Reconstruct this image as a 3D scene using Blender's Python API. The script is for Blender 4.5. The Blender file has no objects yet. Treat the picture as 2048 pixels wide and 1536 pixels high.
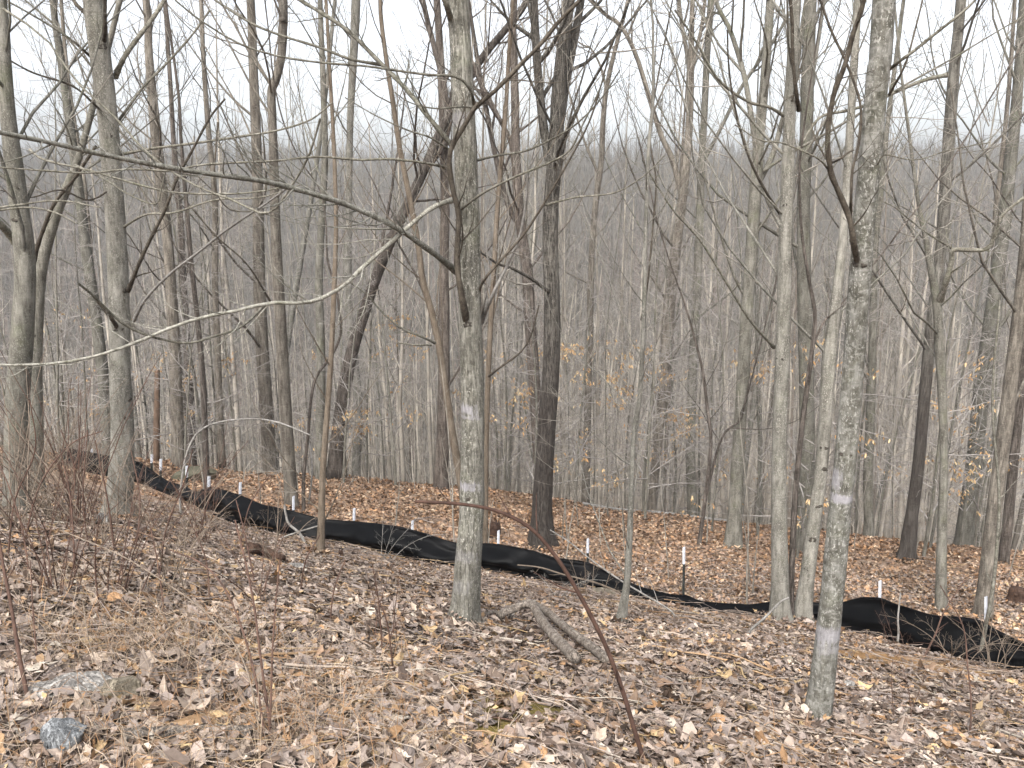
import bpy, math, random
import numpy as np
from mathutils import Vector

SEED = 7
rng = np.random.default_rng(SEED)
random.seed(SEED)
scene = bpy.context.scene
COL = scene.collection

# ------------------------------------------------------------------ camera
PITCH = math.radians(12.0)
EYE = np.array([0.0, 0.0, 1.65])
FPX = 1658.0                       # focal length in photo pixels (photo is 2048 wide)
cam_d = bpy.data.cameras.new("camera")
cam = bpy.data.objects.new("camera", cam_d)
COL.objects.link(cam)
cam.location = EYE
cam.rotation_euler = (math.radians(90) - PITCH, 0, 0)
cam_d.sensor_width = 36.0
cam_d.lens = FPX / 2048 * 36.0
cam_d.clip_start = 0.05
cam_d.clip_end = 3000
scene.camera = cam

# ------------------------------------------------------------------ world / light
SUN_EL, SUN_ROT = math.radians(52), math.radians(200)
world = bpy.data.worlds.new("World")
scene.world = world
world.use_nodes = True
wn, wl = world.node_tree.nodes, world.node_tree.links
wn.clear()
w_out = wn.new("ShaderNodeOutputWorld")
w_bg = wn.new("ShaderNodeBackground")
w_sky = wn.new("ShaderNodeTexSky")
w_sky.sky_type = 'NISHITA'
w_sky.sun_disc = False
w_sky.sun_elevation = SUN_EL
w_sky.sun_rotation = SUN_ROT
w_sky.dust_density = 6.0
w_sky.air_density = 1.0
w_hs = wn.new("ShaderNodeHueSaturation")       # an overcast sky: nearly without colour
w_hs.inputs["Saturation"].default_value = 0.30
w_bg.inputs["Strength"].default_value = 0.15
wl.new(w_sky.outputs[0], w_hs.inputs["Color"])
wl.new(w_hs.outputs[0], w_bg.inputs[0])
wl.new(w_bg.outputs[0], w_out.inputs[0])

sun_d = bpy.data.lights.new("sun", 'SUN')
sun_d.energy = 0.9
sun_d.angle = math.radians(14)
sun_d.color = (1.0, 0.97, 0.93)
sun = bpy.data.objects.new("sun", sun_d)
COL.objects.link(sun)
# sky rotation is measured clockwise from +Y
sd = Vector((math.sin(SUN_ROT) * math.cos(SUN_EL), math.cos(SUN_ROT) * math.cos(SUN_EL), math.sin(SUN_EL)))
sun.rotation_euler = sd.to_track_quat('Z', 'Y').to_euler()

scene.view_settings.view_transform = 'Standard'
scene.view_settings.look = 'None'
scene.view_settings.exposure = 1.6
scene.view_settings.gamma = 1.0
scene.cycles.max_bounces = 5
scene.cycles.diffuse_bounces = 3
scene.cycles.glossy_bounces = 2
scene.cycles.transmission_bounces = 2
scene.cycles.volume_bounces = 0
scene.cycles.use_adaptive_sampling = False
scene.cycles.use_denoising = True
scene.cycles.denoiser = 'OPENIMAGEDENOISE'
scene.cycles.denoising_input_passes = 'RGB_ALBEDO_NORMAL'
scene.cycles.denoising_prefilter = 'ACCURATE'
scene.cycles.sample_clamp_indirect = 4

# ------------------------------------------------------------------ noise + terrain
_perm = np.random.default_rng(3).random((256, 256))
def vnoise(x, y):
    x = np.asarray(x, float); y = np.asarray(y, float)
    xi = np.floor(x).astype(int); yi = np.floor(y).astype(int)
    fx = x - xi; fy = y - yi
    fx = fx * fx * (3 - 2 * fx); fy = fy * fy * (3 - 2 * fy)
    g = lambda a, b: _perm[a & 255, b & 255]
    return (g(xi, yi) * (1 - fx) * (1 - fy) + g(xi + 1, yi) * fx * (1 - fy)
            + g(xi, yi + 1) * (1 - fx) * fy + g(xi + 1, yi + 1) * fx * fy) - 0.5

_kq = np.array([-60, -5, 0, 2.5, 5.36, 9, 13, 16.5, 20, 26, 36, 50, 62, 80, 110, 160, 220, 262, 300, 420], float)
_kz = np.array([7, .5, 0, -.32, -1.26, -2.6, -3.40, -4.15, -5.7, -9.6, -15.5, -21, -24, -23, -17, -7, 6, 14.5, 14.0, 0], float)
_fq = np.linspace(-60, 420, 2401)
_fz = np.interp(_fq, _kq, _kz)
_k = np.hanning(13); _k /= _k.sum()
_fz2 = np.convolve(np.pad(_fz, 6, mode='edge'), _k, mode='valid')
def smooth01(t):
    t = np.clip(t, 0, 1); return t * t * (3 - 2 * t)
def qof(x, y):
    xc = np.clip(x, -14, 12)
    g = .45 * xc - .012 * xc ** 2 + (x - xc) * .45
    g = np.clip(g, -16, 14)
    return y + g * (1 - smooth01((y - 24) / 60.0))
def ground_z(x, y):
    x = np.asarray(x, float); y = np.asarray(y, float)
    z = np.interp(qof(x, y), _fq, _fz2)
    far = smooth01((y - 40) / 120)
    z = z + far * (6 * vnoise(x / 90 + 5, y / 90) + 2 * vnoise(x / 30, y / 30 + 9) + x * -0.012)
    z = z - .35 * np.clip(y - (16.6 + .2 * x), 0, 12) * smooth01(-x / 4)
    q = qof(x, y); yf = np.interp(x, [-10, -6.9, -4.5, -1.4, .9, 1.9, 4.8, 8], [15.6, 13.3, 11.7, 9.6, 9.0, 8.5, 7.1, 5.2]); cal = 1 - .92 * np.exp(-((y - yf + .2) / 1.2) ** 2)
    z = z + cal * 0.16 * vnoise(x / 1.7 + 3, y / 1.7) * smooth01(y / 6) + cal * 0.05 * vnoise(x / .55, y / .55) + cal * 0.035 * vnoise(x / .21 + 7, y / .21)
    return z

def ray(u, v):
    a = (u - 1024) / FPX; b = (v - 768) / FPX
    return np.array([a, math.cos(PITCH) - b * math.sin(PITCH), -math.sin(PITCH) - b * math.cos(PITCH)])
def W(u, v, depth):
    return EYE + ray(u, v) * depth
def G(u, v):
    """first point of the ground seen at a photo pixel, and its depth"""
    r = ray(u, v); t = np.linspace(1.0, 40, 1600)
    p = EYE + r * t[:, None]
    d = p[:, 2] - ground_z(p[:, 0], p[:, 1])
    i = np.argmax(d < 0)
    if not (d < 0).any() or i < 2 or t[i] > 24: return G(u, v + 4)
    t0 = t[max(i - 1, 0)] + (t[1] - t[0]) * (d[i - 1] / (d[i - 1] - d[i] + 1e-9) if i > 0 else 0)
    return EYE + r * t0, t0

# ------------------------------------------------------------------ mesh helpers
class MB:
    def __init__(s): s.v = []; s.f = []; s.n = 0; s.c = []; s.mi = []; s.cur = 0
    def add(s, V, F, c=None):
        V = np.asarray(V, np.float32).reshape(-1, 3)
        s.v.append(V)
        for f in (F if isinstance(F, (list, tuple)) else [F]):
            s.f.append(np.asarray(f, np.int64) + s.n); s.mi.append(np.full(len(s.f[-1]), s.cur))
        if c is not None:
            c = np.asarray(c, np.float32)
            if c.ndim == 1: c = np.tile(c, (len(V), 1))
            s.c.append(c)
        s.n += len(V)
    def tube(s, P, R, k=5, cap=False, wob=0, c=None, flare=None):
        P = np.asarray(P, float); R = np.asarray(R, float)
        if P.ndim == 2: P = P[None]; R = R[None]
        M, N = R.shape
        if M == 0: return
        T = np.gradient(P, axis=1); T /= np.linalg.norm(T, axis=2, keepdims=True) + 1e-9
        mt = np.abs(T.mean(1)); ax = np.argmin(mt, axis=1)
        ref = np.eye(3)[ax][:, None, :]
        A = np.cross(T, ref); A /= np.linalg.norm(A, axis=2, keepdims=True) + 1e-9
        B = np.cross(T, A)
        th = np.arange(k) * 2 * math.pi / k
        rr = R[:, :, None, None] * np.ones((1, 1, k, 1))
        if wob:
            ph = np.arange(N)[:, None] * .37 + th[None] * 0
            nn = vnoise(np.cos(th)[None] * 1.5 + 9, np.sin(th)[None] * 1.5 + ph * 1.0 + 3) + .7 * vnoise(np.cos(th)[None] * 4 + 31, np.sin(th)[None] * 4 + ph * 2.4)
            rr = rr * (1 + wob * nn[None, :, :, None])
        if flare is not None:
            hh, ph_, am = flare
            rr = rr * (1 + am * (np.exp(-np.maximum(hh, 0) / .10)[:, None] * (.45 + .55 * np.cos(th[None] * 4 + ph_) + .3 * np.cos(th[None] * 3 + ph_ * 2)))[None, :, :, None])
        V = P[:, :, None, :] + rr * (np.cos(th)[None, None, :, None] * A[:, :, None] + np.sin(th)[None, None, :, None] * B[:, :, None])
        m = np.arange(M)[:, None, None] * N * k; i = np.arange(N - 1)[None, :, None] * k; j = np.arange(k)[None, None]
        j2 = (j + 1) % k
        F = np.stack(np.broadcast_arrays(m + i + j, m + i + j2, m + i + k + j2, m + i + k + j), -1).reshape(-1, 4)
        fs = [F]
        V = V.reshape(-1, 3)
        if cap:
            mm = np.arange(M)[:, None] * N * k
            fs.append(np.arange(k)[None, ::-1] + mm)
            fs.append(np.arange(k)[None] + (N - 1) * k + mm)
        s.add(V, fs, c)
    def join(s, o):
        for v in o.v: s.v.append(v)
        for f in o.f: s.f.append(f + s.n); s.mi.append(np.full(len(f), 1))
        s.n += o.n
        return s
    def build(s, name, mat, parent=None, origin=(0, 0, 0), smooth=True):
        me = bpy.data.meshes.new(name)
        V = np.concatenate(s.v) - np.asarray(origin, np.float32)
        li = np.concatenate([f.ravel() for f in s.f])
        tot = np.concatenate([np.full(len(f), f.shape[1]) for f in s.f])
        st = np.concatenate([[0], np.cumsum(tot)[:-1]])
        me.vertices.add(len(V)); me.vertices.foreach_set("co", V.astype(np.float32).ravel())
        me.loops.add(len(li)); me.loops.foreach_set("vertex_index", li.astype(np.int32))
        me.polygons.add(len(tot)); me.polygons.foreach_set("loop_start", st.astype(np.int32))
        me.polygons.foreach_set("loop_total", tot.astype(np.int32))
        me.polygons.foreach_set("use_smooth", np.full(len(tot), smooth))
        if s.c:
            c = np.concatenate(s.c)
            at = me.color_attributes.new("col", 'FLOAT_COLOR', 'POINT')
            at.data.foreach_set("color", np.concatenate([c, np.ones((len(c), 1), np.float32)], 1).astype(np.float32).ravel())
        me.update(calc_edges=True)
        if isinstance(mat, (list, tuple)):
            for q in mat: me.materials.append(q)
            me.polygons.foreach_set('material_index', np.concatenate(s.mi).astype(np.int32))
        else: me.materials.append(mat)
        o = bpy.data.objects.new(name, me)
        COL.objects.link(o)
        if parent is None: o.location = origin
        else: o.parent = parent
        return o

def thing(name, label, cat, loc=(0, 0, 0), group=None):
    o = bpy.data.objects.new(name, None)
    o.empty_display_size = .2
    COL.objects.link(o)
    o.location = loc; o["label"] = label; o["category"] = cat
    if group: o["group"] = group
    return o
def tag(o, label, cat, group=None, kind=None):
    o["label"] = label; o["category"] = cat
    if group: o["group"] = group
    if kind: o["kind"] = kind
    return o

def catmull(P, n):
    P = np.asarray(P, float)
    if len(P) == 2:
        return P[0] + (P[1] - P[0]) * np.linspace(0, 1, n)[:, None]
    Q = np.vstack([2 * P[0] - P[1], P, 2 * P[-1] - P[-2]])
    t = np.linspace(0, len(P) - 1 - 1e-6, n); i = t.astype(int); f = (t - i)[:, None]
    a, b, c, d = Q[i], Q[i + 1], Q[i + 2], Q[i + 3]
    return .5 * (2 * b + (c - a) * f + (2 * a - 5 * b + 4 * c - d) * f ** 2 + (3 * b - a - 3 * c + d) * f ** 3)

def grow(P, R, r, n, t0, t1, lr, ang, up, wob, npts, rr, rmin=.004, maxlen=9, down=0.55):
    """side branches for a batch of parents P (M,N,3), R (M,N)"""
    if P.ndim == 2: P = P[None]; R = R[None]
    M, N = R.shape
    t = t0 + (t1 - t0) * (np.arange(n)[None] + r.random((M, n))) / n
    f = t * (N - 1); i = np.clip(f.astype(int), 0, N - 2); w = (f - i)
    mi = np.arange(M)[:, None]
    S = P[mi, i] * (1 - w[..., None]) + P[mi, i + 1] * w[..., None]
    T = P[mi, i + 1] - P[mi, i]; T = T / (np.linalg.norm(T, axis=2, keepdims=True) + 1e-9)
    r0 = R[mi, i] * (1 - w) + R[mi, i + 1] * w
    L = np.linalg.norm(np.diff(P, axis=1), axis=2).sum(1)[:, None]
    ln = np.minimum(L * lr, maxlen) * r.uniform(.5, 1.25, (M, n)) * (1 - down * (t - t0) / max(t1 - t0, 1e-6))
    S = S.reshape(-1, 3); T = T.reshape(-1, 3); r0 = r0.ravel(); ln = ln.ravel()
    K = len(S)
    X = r.normal(size=(K, 3)); X -= (X * T).sum(1, keepdims=True) * T; X /= np.linalg.norm(X, axis=1, keepdims=True) + 1e-9
    an = np.radians(ang) * r.uniform(.65, 1.3, K)
    D = np.cos(an)[:, None] * T + np.sin(an)[:, None] * X
    pts = [S]
    st = (ln / (npts - 1))[:, None]
    for q in range(npts - 1):
        D = D + np.array([0, 0, up]) + wob * r.normal(size=(K, 3))
        D /= np.linalg.norm(D, axis=1, keepdims=True)
        pts.append(pts[-1] + D * st)
    P2 = np.stack(pts, 1)
    rb = np.maximum(r0 * rr * r.uniform(.7, 1.1, K), rmin)
    R2 = np.maximum(rb[:, None] * np.linspace(1, .25, npts)[None], rmin * .7)
    return P2, R2

# ------------------------------------------------------------------ materials
def newmat(name):
    m = bpy.data.materials.new(name); m.use_nodes = True
    nt = m.node_tree; nt.nodes.clear()
    out = nt.nodes.new("ShaderNodeOutputMaterial"); b = nt.nodes.new("ShaderNodeBsdfPrincipled")
    nt.links.new(b.outputs[0], out.inputs[0])
    b.inputs["Roughness"].default_value = .85
    b.inputs["Specular IOR Level"].default_value = .2
    return m, nt, b
def ramp(nt, pts):
    r = nt.nodes.new("ShaderNodeValToRGB"); e = r.color_ramp.elements
    e[0].position, e[0].color = pts[0][0], (*pts[0][1], 1)
    e[1].position, e[1].color = pts[-1][0], (*pts[-1][1], 1)
    for p, c in pts[1:-1]:
        x = e.new(p); x.color = (*c, 1)
    return r
def noise(nt, src, scale, detail=4, rough=.6, sc=(1, 1, 1)):
    mp = nt.nodes.new("ShaderNodeMapping"); mp.inputs["Scale"].default_value = sc
    nt.links.new(src, mp.inputs[0])
    n = nt.nodes.new("ShaderNodeTexNoise"); n.inputs["Scale"].default_value = scale
    n.inputs["Detail"].default_value = detail; n.inputs["Roughness"].default_value = rough
    nt.links.new(mp.outputs[0], n.inputs["Vector"])
    return n
def mix(nt, fac, a, b, mode='MIX'):
    m = nt.nodes.new("ShaderNodeMix"); m.data_type = 'RGBA'; m.blend_type = mode
    for s, x in ((m.inputs[0], fac), (m.inputs[6], a), (m.inputs[7], b)):
        if hasattr(x, "links") or isinstance(x, bpy.types.NodeSocket): nt.links.new(x, s)
        elif isinstance(x, (int, float)): s.default_value = x
        else: s.default_value = (*x, 1)
    return m.outputs[2]
def mapr(nt, v, a, b, c=0, d=1):
    m = nt.nodes.new("ShaderNodeMapRange")
    m.inputs[1].default_value, m.inputs[2].default_value, m.inputs[3].default_value, m.inputs[4].default_value = a, b, c, d
    nt.links.new(v, m.inputs[0]); return m.outputs[0]

def bark(name, dark, mid, pale, speck=.35, specksc=70, zs=.3, bands=(), darkbase=None, bump=.5, scale=14, rvar=.25, moss=0.0, fiss=.3, blotch=.25):
    m, nt, b = newmat(name)
    tc = nt.nodes.new("ShaderNodeTexCoord"); src = tc.outputs["Object"]
    n1 = noise(nt, src, scale, 7, .68, (1, 1, zs))
    r1 = ramp(nt, [(.34, dark), (.47, mid), (.62, pale)])
    nt.links.new(n1.outputs[0], r1.inputs[0])
    col = r1.outputs[0]
    n2 = noise(nt, src, 2.2, 4, .6, (1, 1, .8))             # big blotches
    col = mix(nt, mapr(nt, n2.outputs[0], .35, .65, 0, .55), col, dark)
    n5 = noise(nt, src, 9, 5, .7, (.6, .6, 3.5))            # horizontal rings and cracks
    col = mix(nt, mapr(nt, n5.outputs[0], .57, .72, 0, .55), col, dark)
    n8 = noise(nt, src, scale * 3.2, 5, .7, (1, 1, .13))       # fine vertical fissures
    col = mix(nt, mapr(nt, n8.outputs[0], .50, .60, 0, fiss), col, tuple(c * .45 for c in dark))
    n9 = noise(nt, src, 24, 4, .65, (1, 1, 1.7))                # crusty pale patches with an edge
    col = mix(nt, mapr(nt, n9.outputs[0], .545, .60, 0, blotch), col, tuple(c * 1.12 for c in pale))
    if moss:
        n6 = noise(nt, src, 3.2, 5, .7)
        col = mix(nt, mapr(nt, n6.outputs[0], .52, .68, 0, moss), col, (.13, .15, .07))
    if speck:
        n3 = noise(nt, src, specksc * 1.7, 3, .7, (1, 1, .55))     # crustose lichen specks
        n4 = noise(nt, src, 3.5, 4, .6, (1, 1, 1))
        mu = nt.nodes.new("ShaderNodeMath"); mu.operation = 'MULTIPLY'
        nt.links.new(mapr(nt, n3.outputs[0], .56, .64, 0, 1), mu.inputs[0])
        nt.links.new(mapr(nt, n4.outputs[0], .38, .62, .25, speck * 2), mu.inputs[1])
        col = mix(nt, mu.outputs[0], col, tuple(min(1, c * 1.35 + .02) for c in pale))
    if bands:
        sx = nt.nodes.new("ShaderNodeSeparateXYZ"); nt.links.new(src, sx.inputs[0])
        nb = noise(nt, src, 38, 4, .8, (1, 1, .25))
        nbl = noise(nt, src, 6, 2, .5)
        for (z, h, x0, x1, st) in bands:
            def near(axis, c, hh, soft):
                s = nt.nodes.new("ShaderNodeMath"); s.operation = 'SUBTRACT'; nt.links.new(sx.outputs[axis], s.inputs[0]); s.inputs[1].default_value = c
                a = nt.nodes.new("ShaderNodeMath"); a.operation = 'ABSOLUTE'; nt.links.new(s.outputs[0], a.inputs[0])
                ad = nt.nodes.new("ShaderNodeMath"); ad.operation = 'ADD'; nt.links.new(a.outputs[0], ad.inputs[0])
                nt.links.new(mapr(nt, nb.outputs[0], .3, .7, -hh * 1.1, hh * 1.1), ad.inputs[1])
                return mapr(nt, ad.outputs[0], hh * (1 + soft * 3), hh * .8, 0, 1)
            m1 = nt.nodes.new("ShaderNodeMath"); m1.operation = 'MULTIPLY'
            nt.links.new(near(2, z, h, .25), m1.inputs[0]); nt.links.new(near(0, (x0 + x1) / 2, (x1 - x0) / 2, .2), m1.inputs[1])
            m2 = nt.nodes.new("ShaderNodeMath"); m2.operation = 'MULTIPLY'; nt.links.new(m1.outputs[0], m2.inputs[0]); m2.inputs[1].default_value = st
            col = mix(nt, m2.outputs[0], col, (.28, .27, .285))
    if darkbase:
        sx = nt.nodes.new("ShaderNodeSeparateXYZ"); nt.links.new(src, sx.inputs[0])
        nb2 = noise(nt, src, 1.5, 3, .5)
        ad = nt.nodes.new("ShaderNodeMath"); ad.operation = 'ADD'; nt.links.new(sx.outputs[2], ad.inputs[0])
        nt.links.new(mapr(nt, nb2.outputs[0], .3, .7, -.6, .6), ad.inputs[1])
        col = mix(nt, mapr(nt, ad.outputs[0], darkbase[0], darkbase[1], .75, 0), col, mix(nt, r1.outputs[0], (.03, .024, .021), (.085, .07, .062)))
    oi = nt.nodes.new("ShaderNodeObjectInfo")
    col = mix(nt, 1.0, col, mix(nt, oi.outputs["Random"], (1 - rvar,) * 3, (1 + rvar * .5, 1 + rvar * .45, 1 + rvar * .4)), 'MULTIPLY')
    nt.links.new(col, b.inputs["Base Color"])
    bp = nt.nodes.new("ShaderNodeBump"); bp.inputs["Strength"].default_value = bump; bp.inputs["Distance"].default_value = .02
    hm = nt.nodes.new("ShaderNodeMath"); hm.operation = 'SUBTRACT'
    nt.links.new(n1.outputs[0], hm.inputs[0]); nt.links.new(mapr(nt, n8.outputs[0], .48, .62, 0, .6), hm.inputs[1])
    nt.links.new(hm.outputs[0], bp.inputs["Height"]); nt.links.new(bp.outputs[0], b.inputs["Normal"])
    return m
def plain(name, c1, c2, scale=20, rough=.85, bump=0, spec=.2, sc=(1, 1, 1), rvar=0):
    m, nt, b = newmat(name)
    tc = nt.nodes.new("ShaderNodeTexCoord")
    n = noise(nt, tc.outputs["Object"], scale, 5, .65, sc)
    r = ramp(nt, [(.32, c1), (.68, c2)]); nt.links.new(n.outputs[0], r.inputs[0])
    col = r.outputs[0]
    if rvar:
        oi = nt.nodes.new("ShaderNodeObjectInfo")
        col = mix(nt, 1.0, col, mix(nt, oi.outputs["Random"], (1 - rvar,) * 3, (1 + rvar,) * 3), 'MULTIPLY')
    nt.links.new(col, b.inputs["Base Color"])
    b.inputs["Roughness"].default_value = rough; b.inputs["Specular IOR Level"].default_value = spec
    if bump:
        bp = nt.nodes.new("ShaderNodeBump"); bp.inputs["Strength"].default_value = bump; bp.inputs["Distance"].default_value = .02
        nt.links.new(n.outputs[0], bp.inputs["Height"]); nt.links.new(bp.outputs[0], b.inputs["Normal"])
    return m
def vcol(name, rough=.7, var=.25, spec=.3, scale=60):
    m, nt, b = newmat(name)
    at = nt.nodes.new("ShaderNodeAttribute"); at.attribute_name = "col"
    tc = nt.nodes.new("ShaderNodeTexCoord")
    n = noise(nt, tc.outputs["Object"], scale, 4, .7)
    c = mix(nt, mapr(nt, n.outputs[0], .35, .7, 0, var * 2), at.outputs["Color"], mix(nt, 1.0, at.outputs["Color"], (.45, .42, .40), 'MULTIPLY'))
    nt.links.new(c, b.inputs["Base Color"]); b.inputs["Roughness"].default_value = rough; b.inputs["Specular IOR Level"].default_value = spec
    return m

M = {}
M['grey'] = bark("bark_grey", (0.0688, 0.0650, 0.0525), (0.1313, 0.1250, 0.1050), (0.2125, 0.2038, 0.1775), .38, moss=.25)
M['pale'] = bark("bark_pale", (0.0842, 0.0791, 0.0648), (0.1620, 0.1555, 0.1348), (0.2592, 0.2501, 0.2203), .5, moss=.12)
M['brown'] = bark("bark_brown", (0.0610, 0.0519, 0.0427), (0.1403, 0.1250, 0.1037), (0.2364, 0.2135, 0.1799), .22, zs=.18, bump=.8)
M['dark'] = bark("bark_dark", (0.0437, 0.0360, 0.0306), (0.0983, 0.0829, 0.0699), (0.1966, 0.1693, 0.1474), .2, zs=.14, bump=1.0, scale=20)
M['yellow'] = bark("bark_tan", (0.0832, 0.0650, 0.0468), (0.1404, 0.1118, 0.0832), (0.1872, 0.1560, 0.1222), .2)
M['branch_pale'] = bark("branch_pale", (.07, .066, .052), (.165, .16, .135), (.27, .265, .235), .5, 90, 1.0, bump=.3, scale=30, moss=.1)
M['branch'] = bark("branch_grey", (.05, .045, .034), (.12, .113, .09), (.22, .212, .18), .4, 90, 1.0, bump=.3, scale=30, moss=.15)
M['limb_dark'] = bark("branch_dark", (.026, .021, .016), (.066, .055, .042), (.11, .095, .075), .12, 90, .6, bump=.4, scale=30, rvar=.1)
M['limb_white'] = bark("branch_bleached", (.10, .095, .085), (.19, .18, .165), (.29, .28, .265), .1, 90, .4, bump=.2, scale=30)
M['pole'] = plain("pole_bark", (0.1409, 0.1268, 0.1056), (0.4227, 0.3874, 0.3311), .9, bump=.2)
M['polebark'] = bark("bark_light", (0.1181, 0.1099, 0.0922), (0.2185, 0.2067, 0.1771), (0.3189, 0.3047, 0.2658), .3)
M['polebark2'] = bark("bark_light_brown", (0.0933, 0.0790, 0.0659), (0.1812, 0.1592, 0.1339), (0.2635, 0.2361, 0.2031), .2)
M['twig_pale'] = plain("twig_bark_pale", (.13, .12, .11), (.30, .28, .26), 5, rvar=.2)
M['twig'] = plain("twig_bark", (0.1118, 0.1013, 0.0835), (0.3055, 0.2832, 0.2459), 5, rvar=.25)
M['twig_far'] = plain("twig_bark_far", (0.0572, 0.0528, 0.0440), (0.1892, 0.1782, 0.1562), .5)
M['cane'] = plain("cane_brown", (.045, .028, .022), (.11, .065, .048), 25)
M['cane_dark'] = plain("cane_dark", (.028, .016, .012), (.075, .042, .031), 25)
M['cane_tan'] = plain("cane_tan", (.09, .07, .052), (.20, .16, .125), 25)
M['drift'] = bark("dead_wood", (0.0958, 0.0784, 0.0626), (0.2262, 0.1914, 0.1601), (0.3828, 0.3394, 0.2958), .1, 80, .9, bump=1.0, scale=26, fiss=.5, rvar=.2)
M['rot'] = plain("rotten_wood", (0.0210, 0.0126, 0.0092), (0.0672, 0.0399, 0.0273), 18, bump=.8)
M['snag'] = plain("snag_wood", (.05, .035, .025), (.15, .10, .07), 12, bump=.6, sc=(1, 1, .25))
M['knot'] = plain("knot_scar", (.022, .018, .014), (.085, .075, .062), 60, bump=.8)
M['rock_blue'] = bark("rock_bluegrey", (0.0863, 0.0920, 0.0978), (0.1869, 0.1969, 0.2041), (0.2875, 0.2975, 0.3019), .3, 60, 1, bump=1.0, scale=22, fiss=.15, blotch=.5, rvar=0)
M['rock_pale'] = bark("rock_pale", (0.1137, 0.1056, 0.0975), (0.2438, 0.2307, 0.2145), (0.3737, 0.3575, 0.3331), .3, 60, 1, bump=1.0, scale=18, fiss=.2, blotch=.5, moss=.2)
M['rock_tan'] = bark("rock_tan", (0.1104, 0.0938, 0.0690), (0.2138, 0.1862, 0.1380), (0.3036, 0.2690, 0.2138), .3, 60, 1, bump=1.0, scale=18, fiss=.2, blotch=.4, moss=.2)
M['rock_moss'] = plain("rock_mossy", (0.0432, 0.0432, 0.0270), (0.0792, 0.0738, 0.0540), 7, bump=.5)
M['post_dark'] = plain("post_steel", (.012, .014, .013), (.03, .034, .03), 30, .6)
M['post_white'] = plain("post_white_paint", (.34, .35, .38), (.56, .58, .62), 22, .6)
M['leafcol'] = vcol("leaf_litter")
M['leaf_held'] = vcol("held_leaves", var=.15)
M['grasscol'] = vcol("dry_grass", var=.1)

def fabric_mat():
    m, nt, b = newmat("silt_fabric")
    tc = nt.nodes.new("ShaderNodeTexCoord")
    n = noise(nt, tc.outputs["Object"], 5, 5, .6)
    r = ramp(nt, [(.35, (.0008, .0009, .0011)), (.7, (.0022, .0024, .0028))]); nt.links.new(n.outputs[0], r.inputs[0])
    nt.links.new(r.outputs[0], b.inputs["Base Color"]); b.inputs["Roughness"].default_value = .5; b.inputs["Specular IOR Level"].default_value = .07
    return m
M['fabric'] = fabric_mat()

# bare earth / moss patches: centre, radii
SOIL = []
for (u, v, ru, rv) in ((1830, 1330, 95, 40), (1700, 1310, 60, 22), (1930, 1345, 80, 22)):
    p, d = G(u, v); SOIL.append((p[0], p[1], ru * d / FPX * 1.25, rv * d / FPX * 2.6))
MOSS = []
for (u, v, ru, rv) in ((1040, 1420, 105, 32), (990, 1455, 60, 26), (1140, 1440, 60, 20)):
    p, d = G(u, v); MOSS.append((p[0], p[1], ru * d / FPX * 1.2, rv * d / FPX * 2.2))
def patch(x, y, L):
    a = np.zeros_like(x)
    for (cx, cy, rx, ry) in L:
        a = np.maximum(a, 1.25 - np.sqrt(((x - cx) / rx) ** 2 + ((y - cy) / ry) ** 2) + .6 * vnoise(x * 5, y * 5))
    return np.clip(a * 2, 0, 1)

def ground_mat():
    m, nt, b = newmat("forest_floor")
    tc = nt.nodes.new("ShaderNodeTexCoord"); src = tc.outputs["Object"]
    n1 = noise(nt, src, 9, 8, .8)
    r = ramp(nt, [(.32, (.035, .026, .02)), (.45, (.14, .095, .065)), (.55, (.27, .19, .135)), (.68, (.42, .33, .26))])
    nt.links.new(n1.outputs[0], r.inputs[0])
    n2 = noise(nt, src, .35, 4, .6)
    col = mix(nt, mapr(nt, n2.outputs[0], .35, .65, 0, .4), r.outputs[0], (.23, .15, .095))
    at = nt.nodes.new("ShaderNodeAttribute"); at.attribute_name = "col"
    sp = nt.nodes.new("ShaderNodeSeparateColor"); nt.links.new(at.outputs["Color"], sp.inputs[0])
    ns = noise(nt, src, 40, 6, .8)
    rs = ramp(nt, [(.35, (.17, .095, .04)), (.65, (.34, .205, .095))]); nt.links.new(ns.outputs[0], rs.inputs[0])
    rm = ramp(nt, [(.35, (.10, .08, .022)), (.65, (.25, .19, .06))]); nt.links.new(ns.outputs[0], rm.inputs[0])
    col = mix(nt, sp.outputs[0], col, rs.outputs[0])
    col = mix(nt, sp.outputs[1], col, rm.outputs[0])
    nt.links.new(col, b.inputs["Base Color"])
    bp = nt.nodes.new("ShaderNodeBump"); bp.inputs["Strength"].default_value = .9; bp.inputs["Distance"].default_value = .04
    nt.links.new(n1.outputs[0], bp.inputs["Height"]); nt.links.new(bp.outputs[0], b.inputs["Normal"])
    return m
M['ground'] = ground_mat()
M['hill'] = plain("hill_floor", (0.0490, 0.0367, 0.0294), (0.1323, 0.1029, 0.0833), .6)

# ------------------------------------------------------------------ ground sheets
def sheet(name, xs, ys, mat):
    X, Y = np.meshgrid(xs, ys)
    Z = ground_z(X, Y)
    mb = MB(); nx, ny = len(xs), len(ys)
    i = np.arange(ny - 1)[:, None] * nx; j = np.arange(nx - 1)[None]
    F = np.stack([i + j, i + j + 1, i + nx + j + 1, i + nx + j], -1).reshape(-1, 4)
    c = np.stack([patch(X, Y, SOIL), patch(X, Y, MOSS), X * 0], -1).reshape(-1, 3)
    mb.add(np.stack([X, Y, Z], -1), F, c)
    o = mb.build(name, mat); o["kind"] = "structure"
    return o
s1 = np.linspace(-1, 1, 421); xs = 7.0 * s1 + 60 * np.abs(s1) ** 4 * np.sign(s1) * .9
xs = np.concatenate([[-130, -90], xs, [90, 130]])
ys = np.concatenate([np.linspace(-30, 1, 40), np.linspace(1.08, 11, 250), np.linspace(11.08, 24, 150), np.linspace(24.5, 70, 80)])
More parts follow.
